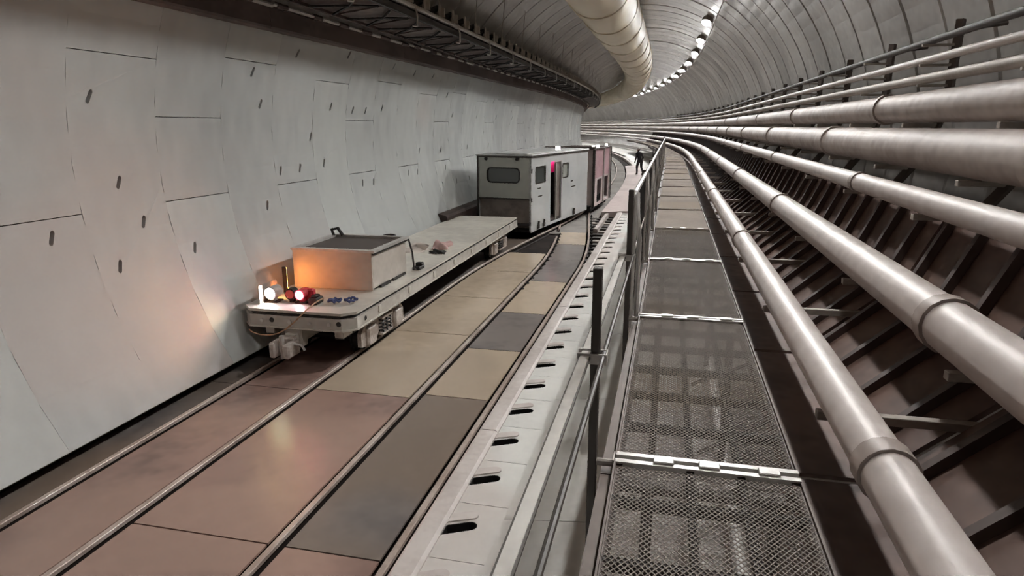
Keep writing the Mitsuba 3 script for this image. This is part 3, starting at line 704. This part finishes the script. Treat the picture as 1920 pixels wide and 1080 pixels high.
def bogie(sc):
    k = key_fast('bogie', fc)
    for sx, xx in ((1, X1), (-1, X0)):
        xo = xx+sx*0.13
        fr = sg.Polygon([(-0.80, 0.14), (-0.62, 0.10), (-0.30, 0.12), (-0.2, 0.2), (0.2, 0.2), (0.30, 0.12), (0.62, 0.10), (0.80, 0.14), (0.80, 0.34), (0.66, 0.46), (-0.66, 0.46), (-0.80, 0.34)])
        m = trimesh.creation.extrude_polygon(fr, 0.06, engine='earcut')
        m.apply_transform(np.array([[0, 0, 1, xo-0.03], [1, 0, 0, sc], [0, 1, 0, 0.02], [0, 0, 0, 1.0]]))
        obj('side_frame', m, 'm_bogie', k)
        for dy in (-0.5, 0.5):
            obj('axle_box', box(xo-0.02, xo+0.085, sc+dy-0.15, sc+dy+0.15, 0.12, 0.42, 0.03), 'm_bogie', k)
            obj('wheel', cat(cyl([xx-sx*0.06, sc+dy, 0.215], [xx+sx*0.05, sc+dy, 0.215], 0.18, 24), cyl([xx-sx*0.075, sc+dy, 0.215], [xx-sx*0.05, sc+dy, 0.215], 0.205, 24)), 'm_black', k, smooth=40)
        for dy in (-0.14, 0.0, 0.14):
            for kx in range(1):
                pts = [[xo+0.055+0.035*math.cos(q), sc+dy+0.045*math.sin(q), 0.2+0.22*q/(2*math.pi*4)] for q in np.linspace(0, 2*math.pi*4, 33)]
                obj('spring', tube(pts, 0.012, 5), 'm_black', k, smooth=40)
        obj('spring_seat', cat(box(xo, xo+0.1, sc-0.2, sc+0.2, 0.17, 0.2), box(xo, xo+0.1, sc-0.2, sc+0.2, 0.42, 0.46)), 'm_bogie', k)
    obj('axle', cat(cyl([X0, sc-0.5, 0.215], [X1, sc-0.5, 0.215], 0.05, 8), cyl([X0, sc+0.5, 0.215], [X1, sc+0.5, 0.215], 0.05, 8)), 'm_black', k)
    obj('bolster', box(X0-0.05, X1+0.05, sc-0.13, sc+0.13, 0.25, 0.5), 'm_rack', k)
for sc in (9.3, 16.7):
    bogie(sc)

# what stands on the flatcar
eb = thing('equipment_box', 'grey steel equipment box standing on the near end of the flatcar', 'box')
BX0, BX1, BS0, BS1, BZ = -5.70, -4.36, 9.25, 10.62, FZ+0.60
def hollow(x0, x1, y0, y1, z0, z1, t):
    return [box(x0, x1, y0, y0+t, z0, z1), box(x0, x1, y1-t, y1, z0, z1), box(x0, x0+t, y0+t, y1-t, z0, z1), box(x1-t, x1, y0+t, y1-t, z0, z1)]
obj('front_panel', box(BX0, BX1, BS0, BS0+0.03, FZ, BZ, 0.006), 'm_box', eb)
obj('side_panel', box(BX1-0.03, BX1, BS0+0.03, BS1, FZ+0.03, BZ-0.02, 0.006), 'm_box', eb)
obj('side_panel', box(BX0, BX0+0.03, BS0+0.03, BS1, FZ, BZ-0.02), 'm_box', eb)
obj('back_panel', box(BX0, BX1, BS1-0.03, BS1, FZ, BZ-0.02), 'm_box', eb)
obj('rim', cat(hollow(BX0-0.015, BX1+0.05, BS0-0.015, BS1+0.05, BZ-0.005, BZ+0.035, 0.09)), 'm_galv', eb, label='pale folded rim')
obj('rim_seal', cat(hollow(BX0+0.02, BX1+0.03, BS0+0.01, BS1+0.03, BZ-0.04, BZ-0.004, 0.06)), 'm_black', eb)
obj('lid', box(BX0+0.06, BX1-0.03, BS0+0.06, BS1-0.03, BZ-0.03, BZ-0.005), 'm_rack', eb)
obj('skid', cat(box(BX1, BX1+0.035, BS0+0.25, BS0+0.62, FZ, FZ+0.04), box(BX1, BX1+0.03, BS0+0.75, BS1-0.1, FZ, FZ+0.035)), 'm_black', eb, label='black foot strip')
obj('latch', cat(tube([[BX0+0.06, BS1-0.1, BZ+0.02], [BX0+0.02, BS1-0.1, BZ+0.13], [BX0+0.12, BS1-0.06, BZ+0.15], [BX0+0.2, BS1-0.06, BZ+0.03]], 0.03, 6)), 'm_black', eb, label='black handle on the back corner')
case = thing('cable_case', 'flat black case lying behind the equipment box on the flatcar', 'case')
obj('body', box(-5.62, -4.78, 10.85, 11.55, FZ, FZ+0.42, 0.03), 'm_rubber', case)
obj('lid', box(-5.64, -4.76, 10.83, 11.57, FZ+0.42, FZ+0.47, 0.015), 'm_rack', case)
obj('handle', tube([[-5.3, 11.2, FZ+0.46], [-5.3, 11.2, FZ+0.52], [-5.1, 11.2, FZ+0.52], [-5.1, 11.2, FZ+0.46]], 0.02, 6), 'm_black', case)
obj('hose_coil', cat(*[tube([[-4.86+0.10*math.cos(q), 11.1+0.12*math.sin(q), FZ+0.495+0.03*j] for q in np.linspace(0, 2*math.pi, 14)], 0.02, 5, cap=False) for j in range(3)]), 'm_cable', label='small black hose coil on the right end of the flat case', cat_='hose')
obj('control_cable', tube([[-4.76, 11.25, FZ+0.40], [-4.50, 10.95, FZ+0.55], [-4.36, 10.75, FZ+0.60], [-4.28, 10.72, FZ+0.35], [-4.26, 10.74, FZ+0.05], [-4.26, 10.80, FZ+0.03]], 0.016, 6), 'm_cable', label='dark cable hanging down the back corner of the equipment box', cat_='cable')
pd = thing('foot_pedal', 'small black block on the deck beside the equipment box', 'block')
obj('body', cat(box(-4.34, -4.20, 10.84, 11.10, FZ, FZ+0.06, 0.01), box(-4.33, -4.21, 10.98, 11.09, FZ+0.05, FZ+0.11, 0.01)), 'm_black', pd)
def crumple(x, s, w, l, h, seed):
    m = trimesh.creation.icosphere(subdivisions=3, radius=1.0); v = m.vertices.copy()
    r_ = np.random.default_rng(seed)
    for q in range(5):
        d = r_.normal(size=3)*3.2; v *= (1+0.13*np.sin(v@d+r_.uniform(0, 6)))[:, None]
    v *= [w/2, l/2, h]; v[:, 2] = np.maximum(v[:, 2], 0)
    m.vertices = v+[x, s, FZ]
    return m
obj('rag', crumple(-4.98, 12.75, 0.42, 0.6, 0.11, 3), 'm_cloth', smooth=True, label='crumpled pale rag on the flatcar behind the equipment box', cat_='rag')
obj('rag', crumple(-4.58, 13.05, 0.34, 0.6, 0.14, 5), 'm_cloth_pink', smooth=True, label='pinkish crumpled rag right of the pale one on the flatcar', cat_='rag')
obj('glove', crumple(-4.46, 12.50, 0.3, 0.2, 0.07, 8), 'm_black', smooth=True, label='black crumpled glove between the two rags on the deck', cat_='glove')
# lamps on the near end
def lamp_unit(name, x, s, z, r, housing, rgb, power, label, ring):
    t = thing(name, label, 'lamp')
    obj('housing', cat(cyl([x, s-0.02, z], [x, s+0.16, z], r*1.25, 20), box(x-0.03, x+0.03, s+0.02, s+0.1, FZ, z)), housing, t, smooth=40)
    obj('base', box(x-0.09, x+0.09, s-0.02, s+0.16, FZ, FZ+0.02, 0.004), 'm_black', t)
    a = np.linspace(0, 2*np.pi, 21)
    obj('bezel', tube([[x+r*1.15*math.cos(q), s-0.03, z+r*1.15*math.sin(q)] for q in a], r*0.16, 6, cap=False), ring, t, smooth=True)
    V, F = [[x, s-0.02-r*0.6, z]], []
    for i in range(1, 5):
        ph = math.pi/2*i/4
        for k in range(16):
            q = 2*math.pi*k/16; V.append([x+r*math.sin(ph)*math.cos(q), s-0.02-r*0.6*math.cos(ph), z+r*math.sin(ph)*math.sin(q)])
    for k in range(16):
        F.append([0, 1+k, 1+(k+1) % 16])
    for i in range(3):
        for k in range(16):
            b, k2 = 1+i*16, (k+1) % 16
            F += [[b+k, b+16+k, b+16+k2], [b+k, b+16+k2, b+k2]]
    m = tm(V, F)
    if m.face_normals[:, 1].mean() > 0: m.invert()
    k = obj('lens', m, 'm_car_white', t, smooth=True)
    scene[k]['emitter'] = glow(rgb, power)
    return t
lamp_unit('head_lamp', -5.50, 8.30, FZ+0.14, 0.075, 'm_galv', (1.0, 0.64, 0.30), 420, 'dazzling warm lamp at the left front corner of the flatcar', 'm_galv')
rl_ = obj('rear_lens', cyl([-5.50, 8.47, FZ+0.14], [-5.50, 8.475, FZ+0.14], 0.07, 16), 'm_car_white', 'head_lamp', label='added amber light facing the box, unseen from the front')
scene[rl_]['emitter'] = glow((1.0, 0.27, 0.05), 62)  # added amber light, hidden from view, throws orange on the box front
obj('side_shield', box(-5.615, -5.605, 8.16, 8.62, FZ, FZ+0.27), 'm_galv_dull', 'head_lamp')  # plate added to keep the lamp light off the left wall
st = thing('amber_strip_lamp', 'added slim amber light throwing an orange streak on the left end of the equipment box', 'lamp')
obj('housing', box(-5.66, -5.60, 8.86, 8.90, FZ, FZ+0.40, 0.006), 'm_black', st)
k = obj('strip', box(-5.655, -5.605, 8.901, 8.906, FZ+0.03, FZ+0.39), 'm_car_white', st)
scene[k]['emitter'] = glow((1.0, 0.33, 0.05), 34)  # made-up strip light for the upright orange streak on the box
lamp_unit('tail_lamp', -5.06, 8.34, FZ+0.13, 0.060, 'm_red_housing', (1.0, 0.20, 0.28), 240, 'glowing red round lamp on the front edge of the flatcar', 'm_red_housing')
obj('back_box', box(-5.15, -4.92, 8.44, 8.54, FZ, FZ+0.19, 0.02), 'm_red_housing', 'tail_lamp')  # red box added for the lamp glow on the housing
scene['tail_lamp__bezel']['emitter'] = glow((1.0, 0.10, 0.16), 1.0)  # rim set glowing to draw the red halo round the lens
t = thing('dark_lamp', 'unlit red-rimmed round lamp left of the glowing red one', 'lamp')
obj('housing', cat(cyl([-5.24, 8.36, FZ+0.12], [-5.24, 8.48, FZ+0.12], 0.085, 20), box(-5.27, -5.21, 8.38, 8.46, FZ, FZ+0.1)), 'm_black', t, smooth=40)
obj('lens', cyl([-5.24, 8.345, FZ+0.12], [-5.24, 8.362, FZ+0.12], 0.065, 20), 'm_red_housing', t, smooth=40)
obj('battery_pack', cat(box(-4.92, -4.78, 8.28, 8.50, FZ, FZ+0.10, 0.02), box(-4.89, -4.81, 8.32, 8.46, FZ+0.10, FZ+0.13, 0.01)), 'm_black', label='small dark box right of the red lamp', cat_='box')
for j, (x, s) in enumerate(((-4.58, 8.44), (-4.37, 8.53))):
    pts = [[x+0.07*math.cos(q)+0.02*math.sin(3*q), s+0.08*math.sin(q), FZ+0.03+0.035*abs(math.sin(2.5*q+j))] for q in np.linspace(0, 2*math.pi*3, 50)]
    obj('strap', tube(pts, 0.016, 5), 'm_blue', smooth=40, label=['loose loop of blue strap behind the front edge of the flatcar', 'tangled blue strap bundle near the right front corner of the flatcar'][j], cat_='strap')
cx = [[-4.70, 8.34, FZ+0.10], [-4.74, 8.10, FZ+0.06], [-4.80, 7.90, FZ-0.03], [-4.98, 7.86, FZ-0.20], [-5.20, 7.84, FZ-0.32], [-5.45, 7.85, FZ-0.34], [-5.62, 7.88, FZ-0.29]]
def spline(P, n=40):
    P = np.asarray(P, float); t = np.linspace(0, 1, len(P)); u = np.linspace(0, 1, n)
    from scipy.interpolate import CubicSpline
    return CubicSpline(t, P)(u)
obj('lamp_cable', tube(spline(cx), 0.010, 6), 'm_cable_tan', smooth=40, label='thin tan cable looping down over the front beam of the flatcar', cat_='cable')

# ================================================================ WHITE PASSENGER CARRIAGE
ph = math.atan2(0.96, 6.03)
def car_frame(x, s):     # local: x = outwards to the right of the right side, y = forward along the side, z up
    return T().translate([x, s, 0]).rotate([0, 0, 1], -math.degrees(ph))
CA = car_frame(-3.95, 19.42)
pc = thing('passenger_carriage', 'white works passenger carriage with an open side door behind the flatcar', 'rail carriage')
CWd, CL, Z0, Z1 = 1.75, 6.05, 0.20, 2.44
def cobj(name, m, mt, par=pc, A=CA, **k):
    return obj(name, m, mt, par, at=A, **k)
def side_wall(x0, x1, openings, m, l, z0, z1):
    poly = sg.Polygon([(0, z0+0.04), (0.06, z0-0.02), (0.55, z0), (l, z0), (l, z1), (0, z1)])
    for o in openings: poly = poly.difference(o)
    w = trimesh.creation.extrude_polygon(poly, x1-x0, engine='earcut')
    w.apply_transform(np.array([[0, 0, 1, x0], [1, 0, 0, 0], [0, 1, 0, 0], [0, 0, 0, 1.0]])); return w
win1 = sg.box(0.38, 1.62, 1.30, 2.28)   # replaced below
w1 = sg.box(-0.30, -0.27, 0.27, 0.27)
def rr(y0, y1, z0, z1, r):
    return sg.box(y0+r, z0+r, y1-r, z1-r).buffer(r, quad_segs=3)
win_a = rr(0.38, 1.28, 1.62, 2.10, 0.05)
door_o = rr(1.78, 2.90, 0.28, 2.20, 0.06)
win_b = rr(3.0, 3.62, 1.62, 2.08, 0.05)
cobj('side_wall', side_wall(-0.05, 0.0, [win_a, door_o, win_b], None, CL, Z0, Z1), 'm_car_white')
cobj('side_wall', side_wall(-CWd, -CWd+0.05, [], None, CL, Z0, Z1), 'm_car_white')
def fr_poly(z0, z1, hole=None):
    p = sg.box(-CWd+0.05, z0, -0.05, z1)
    if hole is not None: p = p.difference(hole)
    return p
def fr_ext(p, y0, y1):
    w = trimesh.creation.extrude_polygon(p, y1-y0, engine='earcut')
    w.apply_transform(np.array([[1, 0, 0, 0], [0, 0, -1, y1], [0, 1, 0, 0], [0, 0, 0, 1.0]])); return w
win_f = sg.box(-1.42+0.12, 1.66+0.12, -0.38-0.12, 2.08-0.12).buffer(0.12, quad_segs=5)
cobj('front_wall', fr_ext(fr_poly(1.20, Z1, win_f), 0.02, 0.07), 'm_car_grey')
cobj('front_wall', fr_ext(fr_poly(0.45, 1.16), 0.10, 0.15), 'm_car_brown', label='brownish recessed lower front panel')
cobj('front_frame', cat(fr_ext(sg.box(-CWd, 0.4, -CWd+0.05, Z1).union(sg.box(-CWd, Z1-0.05, 0, Z1)), -0.01, 0.03), fr_ext(sg.box(-0.045, 0.4, 0.0, Z1), 0.0, 0.04), fr_ext(sg.box(-CWd+0.05, 1.15, -0.05, 1.20), 0.0, 0.05)), 'm_dark_steel')
cobj('rear_wall', fr_ext(fr_poly(0.3, Z1), CL-0.06, CL-0.01), 'm_car_grey')
gf = cobj('front_window', fr_ext(win_f, 0.05, 0.06), 'm_window')
obj('seal', fr_ext(win_f.buffer(0.02).difference(win_f.buffer(-0.015)), 0.008, 0.03), 'm_black', gf, at=CA)
for yo, wn in ((0, win_a), (1, win_b)):
    g_ = cobj('side_window', side_wall(-0.04, -0.03, [], None, 0.01, 0, 0.01) if False else fr_ext(wn, 0, 0.012).apply_transform(np.array([[0, 1, 0, -0.045], [1, 0, 0, 0], [0, 0, 1, 0], [0, 0, 0, 1.0]])), 'm_window' if yo == 0 else 'm_car_grey')
    obj('seal', fr_ext(wn.buffer(0.018).difference(wn.buffer(-0.012)), 0, 0.02).apply_transform(np.array([[0, 1, 0, -0.012], [1, 0, 0, 0], [0, 0, 1, 0], [0, 0, 0, 1.0]])), 'm_dark_steel', g_, at=CA)
cobj('roof', cat(box(-CWd-0.03, 0.04, -0.05, CL+0.05, Z1, Z1+0.045, 0.015), box(-CWd+0.15, -0.15, 0.1, CL-0.1, Z1+0.04, Z1+0.075, 0.02)), 'm_car_white')
cobj('drip_rail', box(0.0, 0.02, 0.0, CL, Z1-0.05, Z1-0.012), 'm_dark_steel')
cobj('floor_pan', box(-CWd+0.05, -0.05, 0.15, CL-0.06, 0.30, 0.36), 'm_rack')
dl = cobj('sliding_door', box(-0.10, -0.06, 2.42, 3.15, 0.30, 2.18, 0.01), 'm_car_brown', label='half-open grey sliding door')
obj('edge', box(-0.062, -0.035, 2.42, 2.50, 0.30, 2.18, 0.006), 'm_car_grey', dl, at=CA)
pl = cobj('light_panel', box(-0.32, -0.29, 2.30, 3.15, 1.80, 2.30, 0.006), 'm_magenta', label='magenta panel inside the doorway')  # magenta paint stands in for pink light in the doorway
il_ = cobj('ceiling_lamp', box(-0.22, -0.13, 2.25, 3.0, 2.29, 2.32), 'm_car_white', label='lamp above the doorway')
scene[il_]['emitter'] = glow((1.0, 0.95, 0.95), 11)  # added light behind the lintel, brightens the magenta panel
cobj('seat_bench', box(-CWd+0.06, -CWd+0.5, 0.3, CL-0.2, 0.36, 0.8, 0.02), 'm_black')
cobj('partition', box(-CWd+0.06, -0.62, 1.6, 1.64, 0.36, Z1-0.02), 'm_black'); cobj('partition', box(-CWd+0.06, -0.12, 3.2, 3.24, 0.36, Z1-0.02), 'm_black')
cobj('partition', box(-0.62, -0.58, 1.64, 3.2, 0.36, 1.82), 'm_black')
for y, z, w in ((0.55, 1.44, 0.32), (0.6, 1.20, 0.4), (3.9, 1.42, 0.3), (4.0, 1.22, 0.5)):
    cobj('notice', box(0.001, 0.006, y, y+w, z, z+0.035), 'm_dark_steel', label='small dark line of lettering, unreadable')
for y in (0.62, 1.12, 4.3):
    cobj('side_hook', cat(box(0.0, 0.05, y-0.07, y+0.07, 0.24, 0.36, 0.012), cyl([0.03, y, 0.36], [0.03, y+0.03, 0.46], 0.03, 8)), 'm_dark_steel')
for y, z in ((0.06, 1.95), (0.06, 1.1)):
    cobj('hinge', box(-0.01, 0.018, y-0.04, y+0.02, z, z+0.12, 0.005), 'm_dark_steel')
for x in (-1.45, -0.45):
    cobj('marker_lamp', cyl([x, 0.025, Z1-0.09], [x, -0.02, Z1-0.09], 0.05, 12), 'm_black')
cobj('underframe', cat(box(-CWd+0.2, -0.15, 0.2, CL-0.1, 0.16, 0.30), box(-CWd+0.35, -0.35, 0.9, 2.0, 0.03, 0.2), box(-CWd+0.35, -0.35, 4.1, 5.2, 0.03, 0.2)), 'm_black')
for y in (1.1, 1.75, 4.3, 4.95):
    cobj('wheelset', cat(*[cyl([-CWd/2+o-0.05, y, 0.215], [-CWd/2+o+0.05, y, 0.215], 0.18, 20) for o in (-0.49, 0.49)], cyl([-CWd/2-0.45, y, 0.215], [-CWd/2+0.45, y, 0.215], 0.045, 8)), 'm_black', smooth=40)
cobj('drawbar', box(-CWd/2-0.08, -CWd/2+0.08, -1.05, 0.3, 0.3, 0.44, 0.02), 'm_black')
obj('roof_lamp', cyl([-0.42, 3.75, Z1+0.075], [-0.42, 3.75, Z1+0.19], 0.085, 12), 'm_car_white', smooth=40, at=CA, label='small bright lamp on the roof of the white carriage', cat_='lamp')
scene['roof_lamp']['emitter'] = glow((1, 0.97, 0.9), 14)

# ================================================================ PINK CARRIAGE
ph2 = math.atan2(0.27, 4.2)
CB = T().translate([-2.84, 25.98, 0]).rotate([0, 0, 1], -math.degrees(ph2))
qc = thing('pink_carriage', 'pink works carriage with pale posts behind the white carriage', 'rail carriage')
L2, Q1 = 4.0, 2.42
def qobj(name, m, mt, **k):
    return obj(name, m, mt, qc, at=CB, **k)
side2 = sg.box(0.0, 0.2, L2, Q1)
for a_ in (0.9, 2.9):
    side2 = side2.difference(rr(a_, a_+1.0, 0.3, 1.25, 0.05))
qobj('side_wall', side_wall(-0.05, 0, [sg.box(-1, -1, L2+1, 1.3)], None, L2, 0.2, Q1), 'm_pink')
low = sg.box(0, 0.2, L2, 1.3)
lowm = trimesh.creation.extrude_polygon(low.difference(rr(0.9, 1.9, 0.3, 1.22, 0.05)).difference(rr(2.7, 3.7, 0.3, 1.22, 0.05)), 0.05, engine='earcut')
lowm.apply_transform(np.array([[0, 0, 1, -0.05], [1, 0, 0, 0], [0, 1, 0, 0], [0, 0, 0, 1.0]]))
qobj('side_wall', lowm, 'm_pink_pale', label='pale lower side with dark doorways')
for y in (0.04, 2.3, L2-0.06):
    qobj('post', box(0.0, 0.05, y-0.05, y+0.05, 0.2, Q1, 0.01), 'm_galv', label='pale upright post')
qobj('post', box(-0.02, 0.07, -0.12, -0.04, 0.2, Q1+0.02, 0.01), 'm_dark_steel')
qobj('post', box(-0.02, 0.07, L2+0.02, L2+0.12, 0.2, Q1+0.02, 0.01), 'm_dark_steel')
qobj('side_wall', box(-1.7, -1.65, 0, L2, 0.2, Q1), 'm_pink')
qobj('front_wall', box(-1.65, -0.05, 0.0, 0.05, 0.3, Q1), 'm_pink_pale'); qobj('rear_wall', box(-1.65, -0.05, L2-0.05, L2, 0.3, Q1), 'm_pink_pale')
qobj('roof', cat(box(-1.75, 0.06, -0.15, L2+0.12, Q1, Q1+0.05, 0.015), box(-1.9, 0.08, -0.2, -0.1, Q1+0.03, Q1+0.12, 0.02)), 'm_rack')
qobj('interior', box(-1.6, -0.5, 0.2, L2-0.2, 0.3, 1.28), 'm_black')
qobj('underframe', box(-1.5, -0.1, 0.1, L2-0.1, 0.05, 0.22), 'm_black')
for y in (0.8, 1.5, 3.2, 3.9):
    qobj('wheelset', cat(*[cyl([-0.85+o-0.05, y, 0.215], [-0.85+o+0.05, y, 0.215], 0.18, 20) for o in (-0.49, 0.49)]), 'm_black', smooth=40)
for y in (0.5, 1.6, L2-0.3):
    k = qobj('roof_lamp', cyl([-0.12, y, Q1+0.05], [-0.12, y, Q1+0.15], 0.06, 10), 'm_car_white', label='small bright roof lamp')
    scene[k]['emitter'] = glow((1, 0.95, 0.88), 8)

# ================================================================ PERSON
def hull(a, ra, b, rb):
    s = [manifold3d.Manifold.sphere(r_, 16).translate(list(map(float, p))) for p, r_ in ((a, ra), (b, rb))]
    return manifold3d.Manifold.batch_hull(s)
def body(bones, edge=0.03):
    m = hull(*bones[0])
    for b in bones[1:]: m = m+hull(*b)
    m = m.refine_to_length(edge).to_mesh()
    q = trimesh.Trimesh(m.vert_properties[:, :3], m.tri_verts, process=True)
    trimesh.smoothing.filter_taubin(q, lamb=0.5, nu=0.53, iterations=8)
    return q
J = {'pel': (0, 0, 0.92), 'spn': (0.02, 0.03, 1.15), 'che': (0.07, 0.05, 1.34), 'nck': (0.11, 0.06, 1.48), 'hed': (0.15, 0.05, 1.60),
     'ls': (0.05, 0.22, 1.38), 'le': (0.02, 0.27, 1.10), 'lw': (0.16, 0.24, 0.92), 'rs': (0.10, -0.14, 1.38), 're': (0.02, -0.24, 1.12), 'rw': (0.14, -0.22, 0.93),
     'lh': (0, 0.10, 0.88), 'lk': (0.16, 0.11, 0.50), 'la': (0.12, 0.11, 0.09), 'rh': (0, -0.10, 0.88), 'rk': (-0.06, -0.10, 0.48), 'ra': (-0.30, -0.10, 0.14)}
bones = [(J['pel'], .15, J['spn'], .14), (J['spn'], .14, J['che'], .165), (J['che'], .12, J['nck'], .07), (J['nck'], .055, J['hed'], .06),
         (J['che'], .12, J['ls'], .075), (J['che'], .12, J['rs'], .075), (J['pel'], .13, J['lh'], .11), (J['pel'], .13, J['rh'], .11)]
for a_, b_, r1_, r2_ in (('ls', 'le', .062, .05), ('le', 'lw', .05, .036), ('rs', 're', .062, .05), ('re', 'rw', .05, .036), ('lh', 'lk', .105, .07), ('lk', 'la', .07, .045), ('rh', 'rk', .105, .07), ('rk', 'ra', .07, .045)):
    bones.append((J[a_], r1_, J[b_], r2_))
for w_, sg_ in (('lw', 1), ('rw', -1)):
    b0 = np.array(J[w_]); palm = b0+[0.05, 0, -0.07]
    bones.append((b0, .032, palm, .036))
    for f_ in range(4):
        k0 = palm+[0.012*f_-0.0, sg_*(0.018*f_-0.028), -0.02]; k1 = k0+[0.012, 0, -0.045]; k2 = k1+[-0.004+0.002*f_, 0, -0.03+0.004*abs(f_-1)]
        bones += [(k0, .011, k1, .010), (k1, .010, k2, .008)]
    bones += [(palm+[0.02, -sg_*0.02, 0.02], .012, palm+[0.05, -sg_*0.04, -0.03], .009)]
for a_, dx in (('la', 0), ('ra', 0)):
    b0 = np.array(J[a_]); bones.append((b0+[0, 0, -0.03], .045, b0+[0.15, 0, -0.055 if a_ == 'la' else -0.09], .035))
hd = np.array(J['hed'])
headb = [(hd+[0, 0, 0.03], .088, hd+[0.025, 0, -0.05], .065), (hd+[0.03, 0, -0.045], .055, hd+[0.06, 0, -0.065], .035), (hd+[0.085, 0, 0.0], .014, hd+[0.10, 0, -0.028], .016),
         (hd+[-0.01, 0.085, -0.02], .012, hd+[-0.01, 0.088, 0.02], .014), (hd+[-0.01, -0.085, -0.02], .012, hd+[-0.01, -0.088, 0.02], .014)]
PT = place(-1.60, 45.5, 0.17, 118.0)
pn = thing('person', 'worker in dark clothes and white helmet walking on the path beyond the carriages', 'person')
obj('body', body(bones+headb), 'm_navy', pn, smooth=True, at=PT, label='dark clothing and body')
obj('face', body([(h[0], h[1]*1.012, h[2], h[3]*1.012) for h in headb], 0.015), 'm_skin', pn, smooth=True, at=PT, label='face')
hm = trimesh.creation.icosphere(subdivisions=3, radius=1.0); hv = hm.vertices.copy(); hv[:, 2] = np.maximum(hv[:, 2], -0.12); hv *= [0.150, 0.132, 0.140]
hm.vertices = hv+hd+[-0.005, 0, 0.06]
brim = trimesh.creation.cylinder(radius=0.13, height=0.012, sections=24); brim.vertices *= [1.18, 1.0, 1]; brim.apply_translation(hd+[0.025, 0, 0.045])
obj('helmet', cat(hm, brim), 'm_helmet', pn, smooth=40, at=PT, label='white helmet')
for a_, dz in (('la', 0.0), ('ra', 0.0)):
    b0 = np.array(J[a_]); e = b0+[0.15, 0, -0.055 if a_ == 'la' else -0.09]
    obj('boot', body([(b0+[0, 0, 0.05], .056, b0+[0, 0, -0.032], .056), (b0+[0, 0, -0.03], .056, e, .042)]), 'm_boot', pn, smooth=True, at=PT, label='dark boot')
